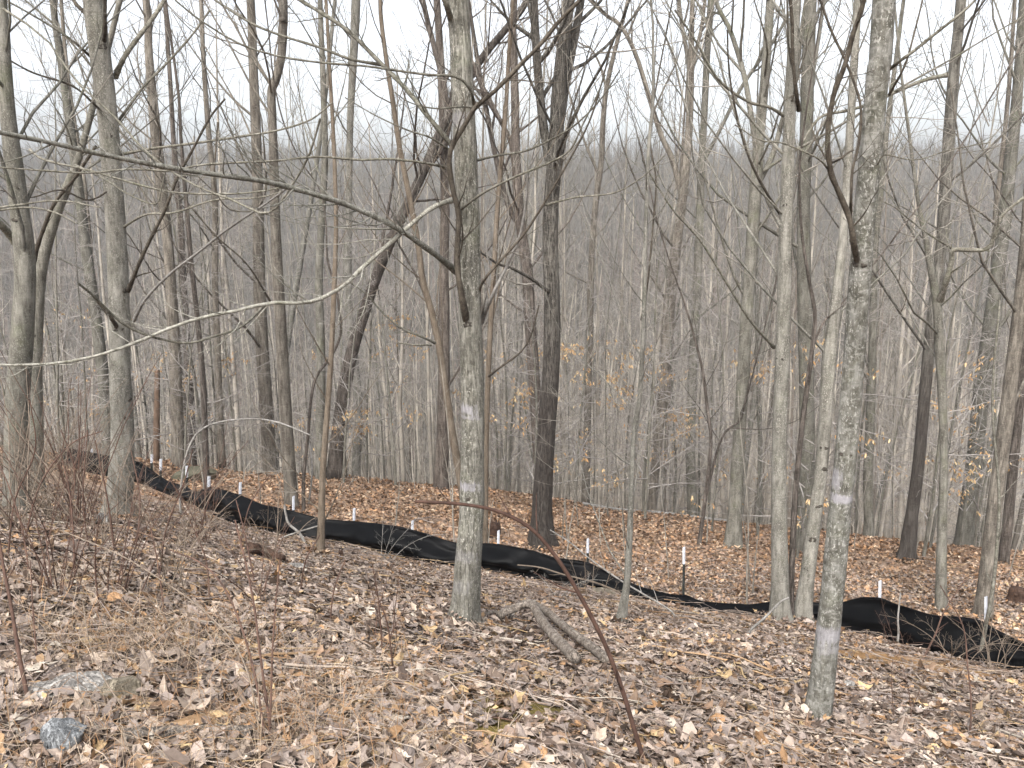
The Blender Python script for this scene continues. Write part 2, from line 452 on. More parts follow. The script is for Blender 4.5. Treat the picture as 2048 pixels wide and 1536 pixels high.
sheet("ground", xs, ys, M['ground'])
sheet("hill", np.linspace(-420, 420, 220), np.linspace(70, 420, 140), M['hill'])

# ------------------------------------------------------------------ silt fence
top = [(120, 893), (165, 903), (200, 910), (240, 917), (280, 925), (300, 940), (330, 962), (370, 974), (392, 988), (402, 978), (440, 980), (480, 992), (520, 1010), (560, 1018), (600, 1028), (650, 1041), (700, 1044), (750, 1048), (800, 1055), (850, 1068), (900, 1085), (930, 1090), (980, 1088), (1020, 1094), (1070, 1105), (1110, 1118), (1150, 1122), (1180, 1127), (1210, 1145), (1250, 1165), (1300, 1181), (1350, 1193), (1370, 1191), (1400, 1206), (1450, 1213), (1500, 1214), (1540, 1206), (1600, 1204), (1660, 1210), (1690, 1205), (1720, 1196), (1760, 1197), (1790, 1210), (1830, 1224), (1870, 1233), (1920, 1236), (1960, 1242), (1985, 1258), (2048, 1290), (2120, 1312), (2300, 1350), (2500, 1400)]
bot = [(120, 925), (165, 942), (200, 953), (280, 962), (300, 975), (330, 991), (370, 999), (400, 1010), (410, 1027), (440, 1040), (500, 1055), (550, 1067), (600, 1077), (650, 1083), (700, 1092), (750, 1104), (800, 1118), (850, 1124), (900, 1131), (980, 1142), (1060, 1157), (1100, 1168), (1150, 1178), (1200, 1184), (1250, 1191), (1300, 1199), (1350, 1207), (1400, 1219), (1450, 1226), (1500, 1229), (1540, 1239), (1600, 1246), (1660, 1252), (1690, 1262), (1740, 1271), (1790, 1284), (1850, 1301), (1900, 1314), (1960, 1326), (2048, 1346), (2120, 1365), (2300, 1420), (2500, 1490)]
tu, tv = np.array(top, float).T; bu, bv = np.array(bot, float).T
us = np.concatenate([np.linspace(120, 2100, 620), np.linspace(2105, 2500, 60)])
tvs = np.interp(us, tu, tv); bvs = np.interp(us, bu, bv)
# smooth
def sm(a, k):
    w = np.hanning(k + 2)[1:-1]; w /= w.sum(); return np.convolve(np.pad(a, k // 2, mode='edge'), w, mode='valid')
tvs = tvs - 4 * np.exp(-((us - 1460) / 60) ** 2)
tvs = sm(tvs, 9); bvs = sm(bvs, 9)
base_pts = np.array([G(u, v)[0] for u, v in zip(us, bvs)]); dep = np.array([G(u, v)[1] for u, v in zip(us, bvs)])
dep = sm(sm(dep, 41), 21)
fa = np.array([W(u, v, d) for u, v, d in zip(us, bvs, dep)])
ft = np.array([W(u, v, d * 1.012) for u, v, d in zip(us, tvs, dep)])
arc = np.concatenate([[0], np.cumsum(np.linalg.norm(np.diff(fa[:, :2], axis=0), axis=1))])
tang = np.gradient(fa[:, :2], axis=0); tang /= np.linalg.norm(tang, axis=1, keepdims=True)
nrm = np.stack([tang[:, 1], -tang[:, 0], 0 * tang[:, 0]], 1)      # towards the camera side
nrm *= np.sign((nrm * (EYE - fa)).sum(1))[:, None]
rows = 16
Vf = []
for i in range(rows):
    s = i / (rows - 1)
    p = fa * (1 - s) + ft * s
    fold = .06 * math.sin(math.pi * s) * (vnoise(arc / .65 + s * 1.4, s * 1.5 + 4) * 2.4 + vnoise(arc / .24 - s * 2.6, s * 2.5 + 14) * 1.3) + .006 * vnoise(arc / .09 + s * 2, s * 3 + 40) * math.sin(math.pi * (.15 + .8 * s))
    p = p + nrm * (fold + .07 * math.sin(math.pi * s) ** 2)[:, None]
    crease = np.abs(vnoise(arc / .30 + s * 1.1 + 60, arc / 2.0)) * .055 + np.abs(vnoise(arc / .42 - s * 1.6 + 90, arc / 2.0)) * .05
    p = p - nrm * (crease * math.sin(math.pi * min(1, s * 1.05)) ** .7)[:, None]
    p[:, 2] += (s ** 3) * .05 * vnoise(arc / .33 + 7, arc * 0 + 2)
    if i == 0: p[:, 2] = np.minimum(p[:, 2] - .05, ground_z(p[:, 0], p[:, 1]) - .03)
    Vf.append(p)
# rolled hem at the top, folded away from the camera
for k, (dn, dz) in enumerate(((-.02, .006), (-.035, -.02))):
    p = ft - nrm * (-dn) ; p = p.copy(); p[:, 2] += dz; Vf.append(p)
Vf = np.array(Vf); R_, N_ = Vf.shape[:2]
i = np.arange(R_ - 1)[:, None] * N_; j = np.arange(N_ - 1)[None]
F = np.stack([i + j, i + j + 1, i + N_ + j + 1, i + N_ + j], -1).reshape(-1, 4)
f0 = fa[300]
fence = thing("silt_fence", "long low sagging black fabric silt fence winding across the slope", "fence", tuple(f0))
mb = MB(); mb.add(Vf.reshape(-1, 3), F)
fab = mb.build("fabric", M['fabric'], fence, f0)
sol = fab.modifiers.new("thick", 'SOLIDIFY'); sol.thickness = .003
posts = [(183, 898, 912), (303, 909, 926), (321, 918, 941), (373, 932, 955), (417, 952, 974), (480, 965, 988), (587, 993, 1020), (708, 1017, 1041), (825, 1042, 1062), (997, 1062, 1087), (1176, 1078, 1106), (1368, 1095, 1128), (1570, 1150, 1180), (1760, 1162, 1198), (1972, 1194, 1240), (2180, 1240, 1285)]
for (u, vt, vw) in posts:
    d = float(np.interp(u, us, dep)) * 1.022 + .03
    tp = W(u, vt, d); wp = W(u - .4, vw, d)
    lean = (tp - wp) / max(np.linalg.norm(tp - wp), 1e-6)
    gz = float(ground_z(tp[0], tp[1])) - .15
    bp_ = wp - lean * (wp[2] - gz) / lean[2]
    mb = MB(); mb.tube(np.array([bp_, wp]), np.array([.014, .014]), 4, cap=True)
    # flange of the T section
    q = nrm[int(np.interp(u, us, np.arange(len(us))))] * .02
    mb.tube(np.array([bp_ - q, wp - q]), np.array([.007, .007]), 4, cap=True)
    po = mb.build("post", M['post_dark'], fence, f0, smooth=False)
    mb = MB(); mb.tube(np.array([wp, tp]), np.array([.0150, .0150]), 4, cap=True)
    mb.tube(np.array([wp - q, tp - q]), np.array([.008, .008]), 4, cap=True)
    wt = mb.build("white_tip", M['post_white'], fence, f0, smooth=False); wt.parent = po

# ------------------------------------------------------------------ leaf litter
PAL_NEAR = np.array([(.33, .27, .245), (.40, .325, .285), (.26, .20, .175), (.48, .39, .33), (.30, .20, .14), (.42, .28, .17), (.40, .24, .13),
                     (.12, .085, .068), (.19, .14, .115), (.50, .42, .37), (.36, .30, .28), (.50, .45, .40), (.24, .20, .19), (.52, .38, .22)])
PAL_NEAR = PAL_NEAR * np.array([.69, .685, .645])
PN = np.array([14, 13, 12, 10, 8, 7, 3.5, 7, 9, 6, 9, 2, 8, 3.5]); PN = PN / PN.sum()
PAL_FAR = np.array([(.30, .19, .125), (.38, .25, .165), (.22, .14, .095), (.47, .34, .24), (.42, .25, .14), (.13, .085, .06), (.54, .43, .33), (.33, .24, .19)])
PAL_FAR = PAL_FAR * np.array([.76, .74, .69])
PF = np.array([15, 15, 14, 12, 10, 10, 6, 12]); PF = PF / PF.sum()

def leaf_templates(kind):
    if kind == 'near':
        outs = []
        a = np.linspace(0, 2 * math.pi, 15)[:-1]
        outs.append((a, np.array([1, .62, .85, .5, .8, .45, .55, .35, .55, .45, .8, .5, .85, .62])))      # lobed
        outs.append((a, .55 + .45 * np.abs(np.cos(a)) + 0 * a))                                            # oval
        outs.append((a, np.array([.95, .9, .55, .9, .75, .5, .6, .3, .6, .5, .75, .9, .55, .9])))          # tulip-like
        outs.append((a, np.array([1.2, .75, .5, .62, .4, .55, .45, .5, .45, .55, .4, .62, .5, .75])))      # oak-like
        return [np.stack([r * np.cos(t), r * np.sin(t) * .85], 1) for t, r in outs]
    a = np.linspace(0, 2 * math.pi, 7)[:-1]
    return [np.stack([np.array([1, .6, .7, .8, .7, .6]) * np.cos(a), .7 * np.sin(a)], 1), np.stack([np.array([1, .8, .4, .8, .5, .7]) * np.cos(a), .8 * np.sin(a)], 1)]
def scatter_leaves(mb, x, y, size, pal, pp, kind, lift, tilt, r):
    T = leaf_templates(kind); tid = r.integers(0, len(T), len(x))
    for k, t in enumerate(T):
        s = tid == k; n = s.sum()
        if n == 0: continue
        xx, yy, sz = x[s], y[s], size[s]
        m = len(t)
        # rim ring (scaled) + half ring + centre
        ring = np.concatenate([[[0, 0]], t * .5, t]) if kind == 'near' else np.concatenate([[[0, 0]], t])
        q = np.tile(ring[None], (n, 1, 1)) * (1 + .22 * r.normal(size=(n, len(ring), 1)))
        cx = r.normal(0, .34, (n, 1)); cy = r.normal(0, .42, (n, 1)); cxy = r.normal(0, .4, (n, 1))
        zz = cx * q[..., 0] ** 2 + cy * q[..., 1] ** 2 + cxy * q[..., 0] * q[..., 1] + r.normal(0, .07, q.shape[:2])
        # strong curl: roll some leaves
        rol = (r.random((n, 1)) < .35); ca = q[..., 1] * 2.0
        yq = np.where(rol, np.sin(ca) / 2.0, q[..., 1]); zz = np.where(rol, (1 - np.cos(ca)) / 2.0 * np.sign(r.normal(size=(n, 1))) + zz * .3, zz)
        L = np.stack([q[..., 0], yq, zz], -1) * sz[:, None, None]
        az = r.uniform(0, 2 * math.pi, n); ca_, sa_ = np.cos(az), np.sin(az)
        tx = r.normal(0, tilt, n); ty = r.normal(0, tilt, n)
        # rotate tilt about x and y, then azimuth
        y1 = L[..., 1] * np.cos(tx)[:, None] - L[..., 2] * np.sin(tx)[:, None]
        z1 = L[..., 1] * np.sin(tx)[:, None] + L[..., 2] * np.cos(tx)[:, None]
        x1 = L[..., 0] * np.cos(ty)[:, None] + z1 * np.sin(ty)[:, None]
        z2 = -L[..., 0] * np.sin(ty)[:, None] + z1 * np.cos(ty)[:, None]
        X = x1 * ca_[:, None] - y1 * sa_[:, None]; Y = x1 * sa_[:, None] + y1 * ca_[:, None]
        # follow the slope
        e = .25
        gz = ground_z(xx, yy); gx = (ground_z(xx + e, yy) - ground_z(xx - e, yy)) / (2 * e); gy = (ground_z(xx, yy + e) - ground_z(xx, yy - e)) / (2 * e)
        lf = r.random(n) ** 1.5 * lift + .004
        V = np.stack([X + xx[:, None], Y + yy[:, None], z2 + gz[:, None] + gx[:, None] * X + gy[:, None] * Y + lf[:, None]], -1)
        c = pal[r.choice(len(pal), n, p=pp)] * r.uniform(.7, 1.25, (n, 1)) * (1 + .5 * vnoise(xx * 1.3 + 4, yy * 1.3))[:, None]
        C = np.repeat(c[:, None], len(ring), 1).reshape(-1, 3)
        base = np.arange(n)[:, None, None] * len(ring)
        j = np.arange(m); j2 = (j + 1) % m
        f1 = np.stack([0 * j, 1 + j, 1 + j2], -1)[None] + base
        fs = [f1.reshape(-1, 3)]
        if kind == 'near':
            f2 = np.stack([1 + j, 1 + m + j, 1 + m + j2, 1 + j2], -1)[None] + base
            fs.append(f2.reshape(-1, 4))
        mb.add(V, fs, C)
r = np.random.default_rng(11)
mb = MB()
def area(n, y0, y1, xk, xo, pw=1.0):
    y = y0 + (y1 - y0) * r.random(n) ** pw
    x = (r.random(n) * 2 - 1) * (xk * y + xo)
    return x, y
def off_fence(x, y):
    o = np.argsort(fa[:, 0]); yf = np.interp(x, fa[o, 0], fa[o, 1], left=-99, right=-99)
    k = (y < yf - .2) | (y > yf + .10)
    return x[k], y[k]
def thin(x, y, keep_soil=.04, keep_moss=.3):
    x, y = off_fence(x, y)
    a = patch(x, y, SOIL); b = patch(x, y, MOSS)
    k = r.random(len(x)) > np.maximum(a * (1 - keep_soil), b * (1 - keep_moss))
    return x[k], y[k]
x, y = thin(*area(52000, 1.2, 6.5, .68, 2.4, .85))
scatter_leaves(mb, x, y, r.uniform(.016, .050, len(x)) * np.interp(y, [2, 4.5], [1.25, 1.0]) * r.choice([1, 1, 1.35], len(x)), PAL_NEAR, PN, 'near', .04, .33, r)
FENCE_CLEAR = True
x, y = thin(*area(44000, 5.5, 10.5, .70, 2.6, .9))
scatter_leaves(mb, x, y, r.uniform(.018, .044, len(x)), PAL_NEAR * np.array([1.0, .98, .96]), PN, 'near', .035, .3, r)
x, y = thin(*area(1700, 2.5, 6.5, .68, 2.0, .9))
scatter_leaves(mb, x, y, r.uniform(.055, .085, len(x)), PAL_NEAR * 1.05, PN, 'near', .045, .22, r)
x, y = thin(*area(105000, 1.2, 11, .68, 2.4, .9))
scatter_leaves(mb, x, y, r.uniform(.010, .03, len(x)), PAL_NEAR, PN, 'far', .05, .5, r)
tag(mb.build("leaf_litter", M['leafcol'], smooth=False), "curled grey, tan and orange dead leaves carpeting the near slope", "leaves", kind="stuff")
mb = MB()
x, y = area(200000, 7.0, 25, .74, 4.0, .85)
k = qof(x, y) > 8.9; x, y = off_fence(x[k], y[k])
scatter_leaves(mb, x, y, r.uniform(.020, .046, len(x)), PAL_FAR, PF, 'far', .05, .45, r)
tag(mb.build("shelf_leaf_litter", M['leafcol'], smooth=False), "red brown fallen leaves covering the level ground beyond the black fence", "leaves", kind="stuff")

# fallen twigs and dry grass
mb = MB()
n = 4600
x, y = area(n, 1.8, 12, .66, .8, .9)
az = r.uniform(0, math.pi, n); L = r.uniform(.08, .7, n) * np.minimum(1, y / 4 + .2)
pts = []
for s in np.linspace(-.5, .5, 5):
    px = x + np.cos(az) * L * s + r.normal(0, .008, n); py = y + np.sin(az) * L * s + r.normal(0, .008, n)
    pts.append(np.stack([px, py, ground_z(px, py) + .03 + .035 * r.random(n)], -1))
P = np.stack(pts, 1); R = np.repeat((r.uniform(.0012, .004, n) * (1 + (r.random(n) < .06) * 1.5))[:, None], 5, 1) * np.linspace(1, .6, 5)[None]
cc = PAL_NEAR[r.choice(len(PAL_NEAR), n, p=PN)] * .9
mb.tube(P, R, 4, c=None); mb.c.append(np.repeat(cc, 20, 0).astype(np.float32))
tag(mb.build("fallen_twigs", M['grasscol']), "thin fallen twigs strewn over the near leaf litter", "twigs", kind="stuff")

mb = MB()
cl = [(900, 1400, .7, 90), (390, 1400, .8, 170), (180, 1340, .8, 200), (730, 1500, .4, 120), (1450, 1480, .6, 90), (600, 1300, .6, 150), (60, 1180, .6, 140), (350, 1310, .30, 260), (260, 1270, .45, 160), (690, 1400, .3, 120), (620, 1440, .3, 100), (330, 1500, .3, 150), (130, 1290, .3, 150), (820, 1500, .3, 130), (60, 1480, .3, 160),
      (540, 1500, .3, 150), (770, 1330, .3, 60), (450, 1250, .3, 100), (200, 1180, .4, 80)]
for (u, v, rad, cnt) in cl:
    c, d = G(u, v)
    cnt = int(cnt * .75)
    ox = c[0] + r.normal(0, rad * .55, cnt); oy = c[1] + r.normal(0, rad * .55, cnt)
    az = r.uniform(0, 2 * math.pi, cnt); H = r.uniform(.04, .24, cnt) * (1 + (r.random(cnt) < .12)); ln = r.uniform(.04, .3, cnt)
    pts = []
    for s in np.linspace(0, 1, 5):
        hx = ox + np.cos(az) * ln * s ** 1.6; hy = oy + np.sin(az) * ln * s ** 1.6
        pts.append(np.stack([hx, hy, ground_z(hx, hy) + H * (s * 1.5 - s * s * r.uniform(.5, 1.4)) + .01], -1))
    P = np.stack(pts, 1); R = np.repeat(r.uniform(.0008, .0019, cnt)[:, None], 5, 1) * np.linspace(1, .35, 5)[None]
    mb.tube(P, R, 3)
    base = np.array([(.30, .225, .155), (.27, .21, .15), (.40, .32, .24), (.30, .175, .09)])[r.integers(0, 4, cnt)] * r.uniform(.75, 1.15, (cnt, 1))
    mb.c.append(np.repeat(base, 15, 0).astype(np.float32))
tag(mb.build("dry_grass", M['grasscol']), "tufts of straw coloured dry grass lying on the near leaves", "grass", kind="stuff")

# ------------------------------------------------------------------ trees
def trunk_from(pts, ws, Y=None, H=18, wfun=None, npt=46, sink=.18):
    """pts: photo pixels base first; ws: (v,width px) pairs; Y: distance when the foot is hidden"""
    if Y is None:
        b, d = G(*pts[0]); Y = b[1]
    P = []; Rr = []
    wv = sorted(ws); vv = [a for a, _ in wv]; ww = [a for _, a in wv]
    for (u, v) in pts:
        r_ = ray(u, v); t = Y / r_[1]
        P.append(EYE + r_ * t); Rr.append(np.interp(v, vv, ww) / 2 * t / FPX * .93)
    P = np.array(P); Rr = np.array(Rr)
    gz = float(ground_z(P[0, 0], P[0, 1]))
    if P[0, 2] > gz + .3:
        d = P[0] - P[min(2, len(P) - 1)]; d /= abs(d[2]) + 1e-6
        h = P[0, 2] - gz
        P = np.vstack([[P[0] + np.array([d[0] * .5, 0, -1]) * h * f for f in (1.0, .5)], P]); Rr = np.concatenate([[Rr[0] * 1.2, Rr[0] * 1.08], Rr])
        P[0, 2] = float(ground_z(P[0, 0], P[0, 1]))
    nv = len(P)
    # extend above the picture
    dirv = P[-1] - P[-2]; dirv /= np.linalg.norm(dirv)
    top_h = P[0, 2] + H
    q = P[-1]; r0 = Rr[-1]; rem = max(top_h - q[2], 1.0); k = 5
    rr = np.random.default_rng(int(abs(P[0, 0] * 1000)) + 5)
    for i in range(1, k + 1):
        dirv = dirv * .8 + np.array([0, 0, .25]) + rr.normal(0, .04, 3); dirv /= np.linalg.norm(dirv)
        q = q + dirv * rem / k; P = np.vstack([P, q]); Rr = np.append(Rr, max(r0 * (1 - i / k * .9), .01))
    C = catmull(P, npt); RR = np.interp(np.linspace(0, len(P) - 1, npt), np.arange(len(P)), Rr)
    ex = np.array([.25, .5, .75]); C = np.vstack([C[:1], C[0] + (C[1] - C[0]) * ex[:, None], C[1:2], C[1] + (C[2] - C[1]) * np.array([[.33], [.66]]), C[2:]]); RR = np.concatenate([RR[:1], RR[0] + (RR[1] - RR[0]) * ex, RR[1:2], RR[1] + (RR[2] - RR[1]) * np.array([.33, .66]), RR[2:]])
    # flare
    h = C[:, 2] - C[0, 2]
    C[0] -= np.array([0, 0, sink])
    return C, RR

def px_branch(spec, ry, n=28):
    """spec: pts, depth0, depth1, w0, w1 -> world polyline"""
    pts, d0, d1, w0, w1 = spec
    k = len(pts); D = np.linspace(d0, d1, k)
    D = D.copy(); D[0] += .17
    D = D * ry / np.array([ray(u, v)[1] for u, v in pts])
    P = np.array([W(u, v, d) for (u, v), d in zip(pts, D)])
    C = catmull(P, n); ww = np.linspace(w0, w1, n) / 2 * np.interp(np.linspace(0, 1, n), np.linspace(0, 1, k), D) / FPX
    return C, ww

def crown(mb, mbt, P, R, r, n1, t0, lr, ang, up, n2=6, n3=3, rmin=.0045, sides=5, maxlen=5.5, rr1=.28, n4=0):
    P1, R1 = grow(P, R, r, n1, t0, .99, lr, ang, up, .10, 8, rr1, rmin * 1.6, maxlen)
    mb.tube(P1, R1, sides)
    P2, R2 = grow(P1, R1, r, n2, .18, .97, .42, 42, up * .6, .13, 5, .55, rmin * 1.2)
    mbt.tube(P2, R2, 4)
    if n3:
        P3, R3 = grow(P2, R2, r, n3, .15, .97, .5, 40, .05, .15, 4, .6, rmin)
        mbt.tube(P3, R3, 3)
        if n4:
            P4, R4 = grow(P3, R3, r, n4, .15, .97, .55, 40, .04, .15, 3, .7, rmin * .9)
            mbt.tube(P4, R4, 3)
    return P1, R1

GT = "bare trees standing on the wooded slope"
TREES = {}
def tree(key, label, pts, ws, mat, Y=None, H=18, n1=13, t0=.34, lr=.21, ang=50, up=.10, sides=12, forks=(), limbs=(), knots=(), n2=5, n3=3, cat="tree", name="bare_tree", wob=.06, seed=None, twig='twig', rmin=None, npt=46, maxlen=5.5, n4=0):
    r = np.random.default_rng(seed if seed else abs(hash(key)) % 1 + sum(map(ord, key)) * 7)
    C, RR = trunk_from(pts, ws, Y, H, npt=npt)
    o0 = C[0] + np.array([0, 0, .18])
    root = thing(name, label, cat, tuple(o0), GT)
    dist = np.linalg.norm(o0 - EYE)
    if rmin is None: rmin = float(np.clip(dist * .00022, .0016, .006))
    mb = MB(); mb.tube(C, RR, sides, wob=wob * 1.3, cap=True, flare=((C[:, 2] - C[1, 2]), C[0, 0] * 3, .38) if (Y is None and sides > 8) else None)
    mt = M[mat] if isinstance(mat, str) else mat
    mb.build("trunk", mt, root, o0)
    par = [(C, RR)]
    for (fp, w0, w1, dd) in forks:
        Yd = o0[1]; P = []
        for q, (u, v) in enumerate(fp):
            r_ = ray(u, v); t = (Yd + dd * q / (len(fp) - 1)) / r_[1]; P.append(EYE + r_ * t)
        P = np.array(P); d = P[-1] - P[-2]; d /= np.linalg.norm(d)
        for e in range(2):
            d = d * .85 + np.array([0, 0, .2]); d /= np.linalg.norm(d); P = np.vstack([P, P[-1] + d * 1.6])
        Cf = catmull(P, 22); t = Yd / ray(*fp[0])[1]
        Rf = np.interp(np.linspace(0, 1, 22), [0, len(fp) / (len(fp) + 2), 1], [w0 / 2 * t / FPX, w1 / 2 * t / FPX, .008])
        mb = MB(); mb.tube(Cf, Rf, 9); mb.build("limb", mt, root, o0)
        par.append((Cf, Rf))
    mb = MB(); mbt = MB()
    if n1:
        crown(mb, mbt, C, RR, r, n1, t0, lr, ang, up, n2, n3, rmin, maxlen=maxlen, n4=n4)
        for (Cf, Rf) in par[1:]:
            crown(mb, mbt, Cf, Rf, r, 8, .25, .35, ang, up, n2, n3, rmin, maxlen=3, rr1=.6, n4=n4)
        mb.join(mbt).build("crown", [mt, M[twig]], root, o0)
    for (bm, spec, tw) in limbs:
        Cb, Rb = px_branch(spec, ray(*pts[0])[1]); mb = MB()
        Rb = Rb * (1 + .3 * np.exp(-np.arange(len(Rb)) / 1.2))
        Rb = Rb * (1 + .10 * np.sin(np.arange(len(Rb)) * 2.1 + spec[0][0][0]))
        mb.tube(Cb, Rb, 8)
        if tw:
            P1, R1 = grow(Cb, Rb, r, int(tw * 2.3), .12, .98, .2, 48, .05, .09, 9, .36, .0014, 1.3, .3)
            mb.tube(P1, R1, 5)
            P2, R2 = grow(P1, R1, r, 5, .2, .95, .42, 42, .04, .12, 5, .6, .0011); mb.tube(P2, R2, 3)
        mb.build("branch", M[bm], root, o0)
    for (u, v, w) in knots:
        # a scar on the camera side of the trunk
        k = np.argmin([abs((768 + FPX * ((EYE[2] - c[2]) * math.cos(PITCH) - (c[1] - EYE[1]) * math.sin(PITCH)) / ((c[1]) * math.cos(PITCH) + (EYE[2] - c[2]) * math.sin(PITCH))) - v) for c in C])
        c = C[k]; dcam = EYE - c; dcam[2] = 0; dcam /= np.linalg.norm(dcam)
        dd = np.dot(c - EYE, np.array([0, math.cos(PITCH), -math.sin(PITCH)]))
        side = np.cross([0, 0, 1], dcam)
        tgt = W(u, v, dd); off = np.clip(np.dot(tgt - c, side), -RR[k] * .8, RR[k] * .8)
        ctr = np.array([c[0], c[1], tgt[2]]) + side * off + dcam * math.sqrt(max(RR[k] ** 2 - off ** 2, 0)) * .93
        rad = w / 2 * dd / FPX
        nrm_ = ctr - np.array([c[0], c[1], ctr[2]]); nrm_ /= np.linalg.norm(nrm_)
        sd_ = np.cross([0, 0, 1], nrm_)
        V = []; ring = 12
        for (rf, of) in ((1.25, -.35), (1.0, .02), (.7, .07), (.4, .06), (.0, .03)):
            for a in np.arange(ring) * 2 * math.pi / ring:
                jj = .72 * (1 + .22 * math.sin(2 * a + u) + .16 * math.sin(5 * a + v) + .1 * math.sin(9 * a))
                V.append(ctr + rad * rf * jj * (math.cos(a) * sd_ + math.sin(a) * .62 * np.array([0, 0, 1])) + nrm_ * of * rad)
        i = np.arange(4)[:, None] * ring; j = np.arange(ring)[None]; j2 = (j + 1) % ring
        mb = MB(); mb.add(V, np.stack([i + j, i + j2, i + ring + j2, i + ring + j], -1).reshape(-1, 4))
        mb.build("knot", M['knot'], root, o0)
    TREES[key] = (root, C, RR)
    return root

def zrel(pts_base, v, u):
    b, d = G(*pts_base); Y = b[1]; r_ = ray(u, v); return float((EYE + r_ * Y / r_[1])[2] - b[2])

# --- the centre tree
cb = (925, 1248)
zc = lambda v: zrel(cb, v, 940)
bC = [(zc(815), .022, -.02, .09, .7), (zc(830), .010, -.02, .10, .6), (zc(968), .020, -.03, .10, .8), (zc(1105), .03, -.04, .09, .25), (zc(1165), .03, -.10, .03, .25), (zc(240), .03, -.03, .06, .4)]
M['centre'] = bark("bark_centre", (0.0806, 0.0754, 0.0598), (0.1534, 0.1456, 0.1222), (0.2405, 0.2314, 0.2015), .7, 55, .22, bands=bC, bump=.7, scale=26, rvar=0, moss=.2, fiss=.6)
d1 = G(*cb)[1]
tree('centre', "large grey speckled tree in the middle with a crooked dark branch growing up its front", [cb, (931, 1200), (938, 1100), (944, 1000), (945, 900), (944, 750), (940, 600), (936, 450), (931, 300), (923, 150), (916, 0)],
     [(0, 46), (300, 49), (700, 49), (1000, 52), (1150, 57), (1220, 59), (1250, 62)], M['centre'], H=15, n1=10, t0=.82, lr=.22, sides=28, npt=90,
     limbs=[
        ('branch_pale', ([(912, 542), (872, 510), (830, 480), (780, 448), (700, 412), (640, 392), (560, 370), (500, 358), (400, 345), (300, 328), (200, 308), (100, 285), (0, 265), (-120, 238)], d1 - .05, d1 - 2.3, 12, 9), 14),
        ('limb_dark', ([(935, 655), (925, 600), (915, 540), (915, 480), (918, 430), (908, 390), (898, 330), (905, 290), (930, 250), (952, 213), (990, 182), (1040, 130), (1080, 90), (1120, 40), (1160, 0), (1200, -50)], d1 - .16, d1 - .5, 13, 7), 8),
        ('branch_pale', ([(908, 400), (880, 408), (850, 425), (810, 460), (770, 495), (720, 540), (690, 570), (640, 598), (600, 606), (540, 606), (480, 620), (400, 636), (330, 660), (260, 690), (180, 715), (100, 728), (0, 730), (-100, 726)], d1 - .22, d1 - 1.6, 10, 5), 12),
        ('branch', ([(530, 609), (500, 640), (470, 660), (430, 672), (380, 686), (330, 680), (280, 665), (240, 643), (210, 615), (185, 590), (158, 568)], d1 - .85, d1 - 1.5, 5, 5), 5),
        ('branch', ([(898, 336), (850, 326), (780, 318), (720, 320), (650, 314), (600, 316), (550, 322), (480, 325), (400, 330), (340, 342), (260, 338), (180, 346), (100, 342), (0, 335)], d1 - .25, d1 - 1.3, 5, 3.5), 8),
        ('branch', ([(948, 212), (944, 188), (930, 165), (905, 152), (860, 150), (800, 142), (730, 132), (650, 126), (560, 113), (480, 88), (400, 40), (350, 0)], d1 - .28, d1 - 1.0, 6, 3.5), 6),
        ('branch', ([(908, 296), (870, 250), (830, 200), (800, 165), (760, 125), (700, 65), (650, 30), (600, 0), (540, -40)], d1 - .1, d1 + .8, 10, 7), 7),
        ('branch', ([(765, 130), (700, 118), (640, 95), (560, 70), (500, 45), (430, 0), (390, -30)], d1 + .3, d1 + .5, 6, 4), 6),
        ('branch', ([(950, 215), (915, 214), (870, 217), (820, 205), (790, 185)], d1 - .3, d1 - .5, 4, 2), 2),
        ('branch', ([(900, 300), (860, 275), (820, 262), (780, 245), (740, 225), (690, 195)], d1 - .2, d1 - .2, 4, 2), 3),
        ('branch', ([(919, 421), (960, 390), (1000, 368), (1050, 345), (1100, 325), (1140, 300), (1165, 250), (1190, 200), (1210, 150)], d1 - .25, d1 - .8, 5, 3), 6),
        ('branch', ([(948, 322), (1000, 310), (1050, 302), (1100, 280), (1150, 250), (1200, 200), (1240, 140)], d1 - .1, d1 - .5, 5, 3), 6),
        ('limb_dark', ([(955, 600), (965, 565), (1000, 522), (1045, 472), (1080, 420), (1110, 370), (1150, 300), (1180, 240), (1205, 160), (1225, 80)], d1 - .05, d1 - .6, 6, 3), 7),
        ('limb_white', ([(963, 645), (985, 590), (1015, 530), (1040, 470), (1052, 400), (1058, 340), (1081, 294)], d1 - .02, d1 - .35, 8, 3), 2),
        ('limb_white', ([(962, 640), (972, 590), (978, 540), (974, 500), (982, 450)], d1 - .02, d1 - .2, 4, 2), 1),
        ('branch', ([(905, 50), (896, 20), (886, -10), (870, -60)], d1 - .08, d1 - .3, 14, 9), 0),
        ('branch', ([(1092, 410), (1150, 395), (1230, 385), (1290, 350), (1330, 310)], d1 - .45, d1 - .9, 4, 2), 4),
     ], knots=[(935, 646, 28), (944, 990, 26), (912, 118, 14)], name="bare_tree")

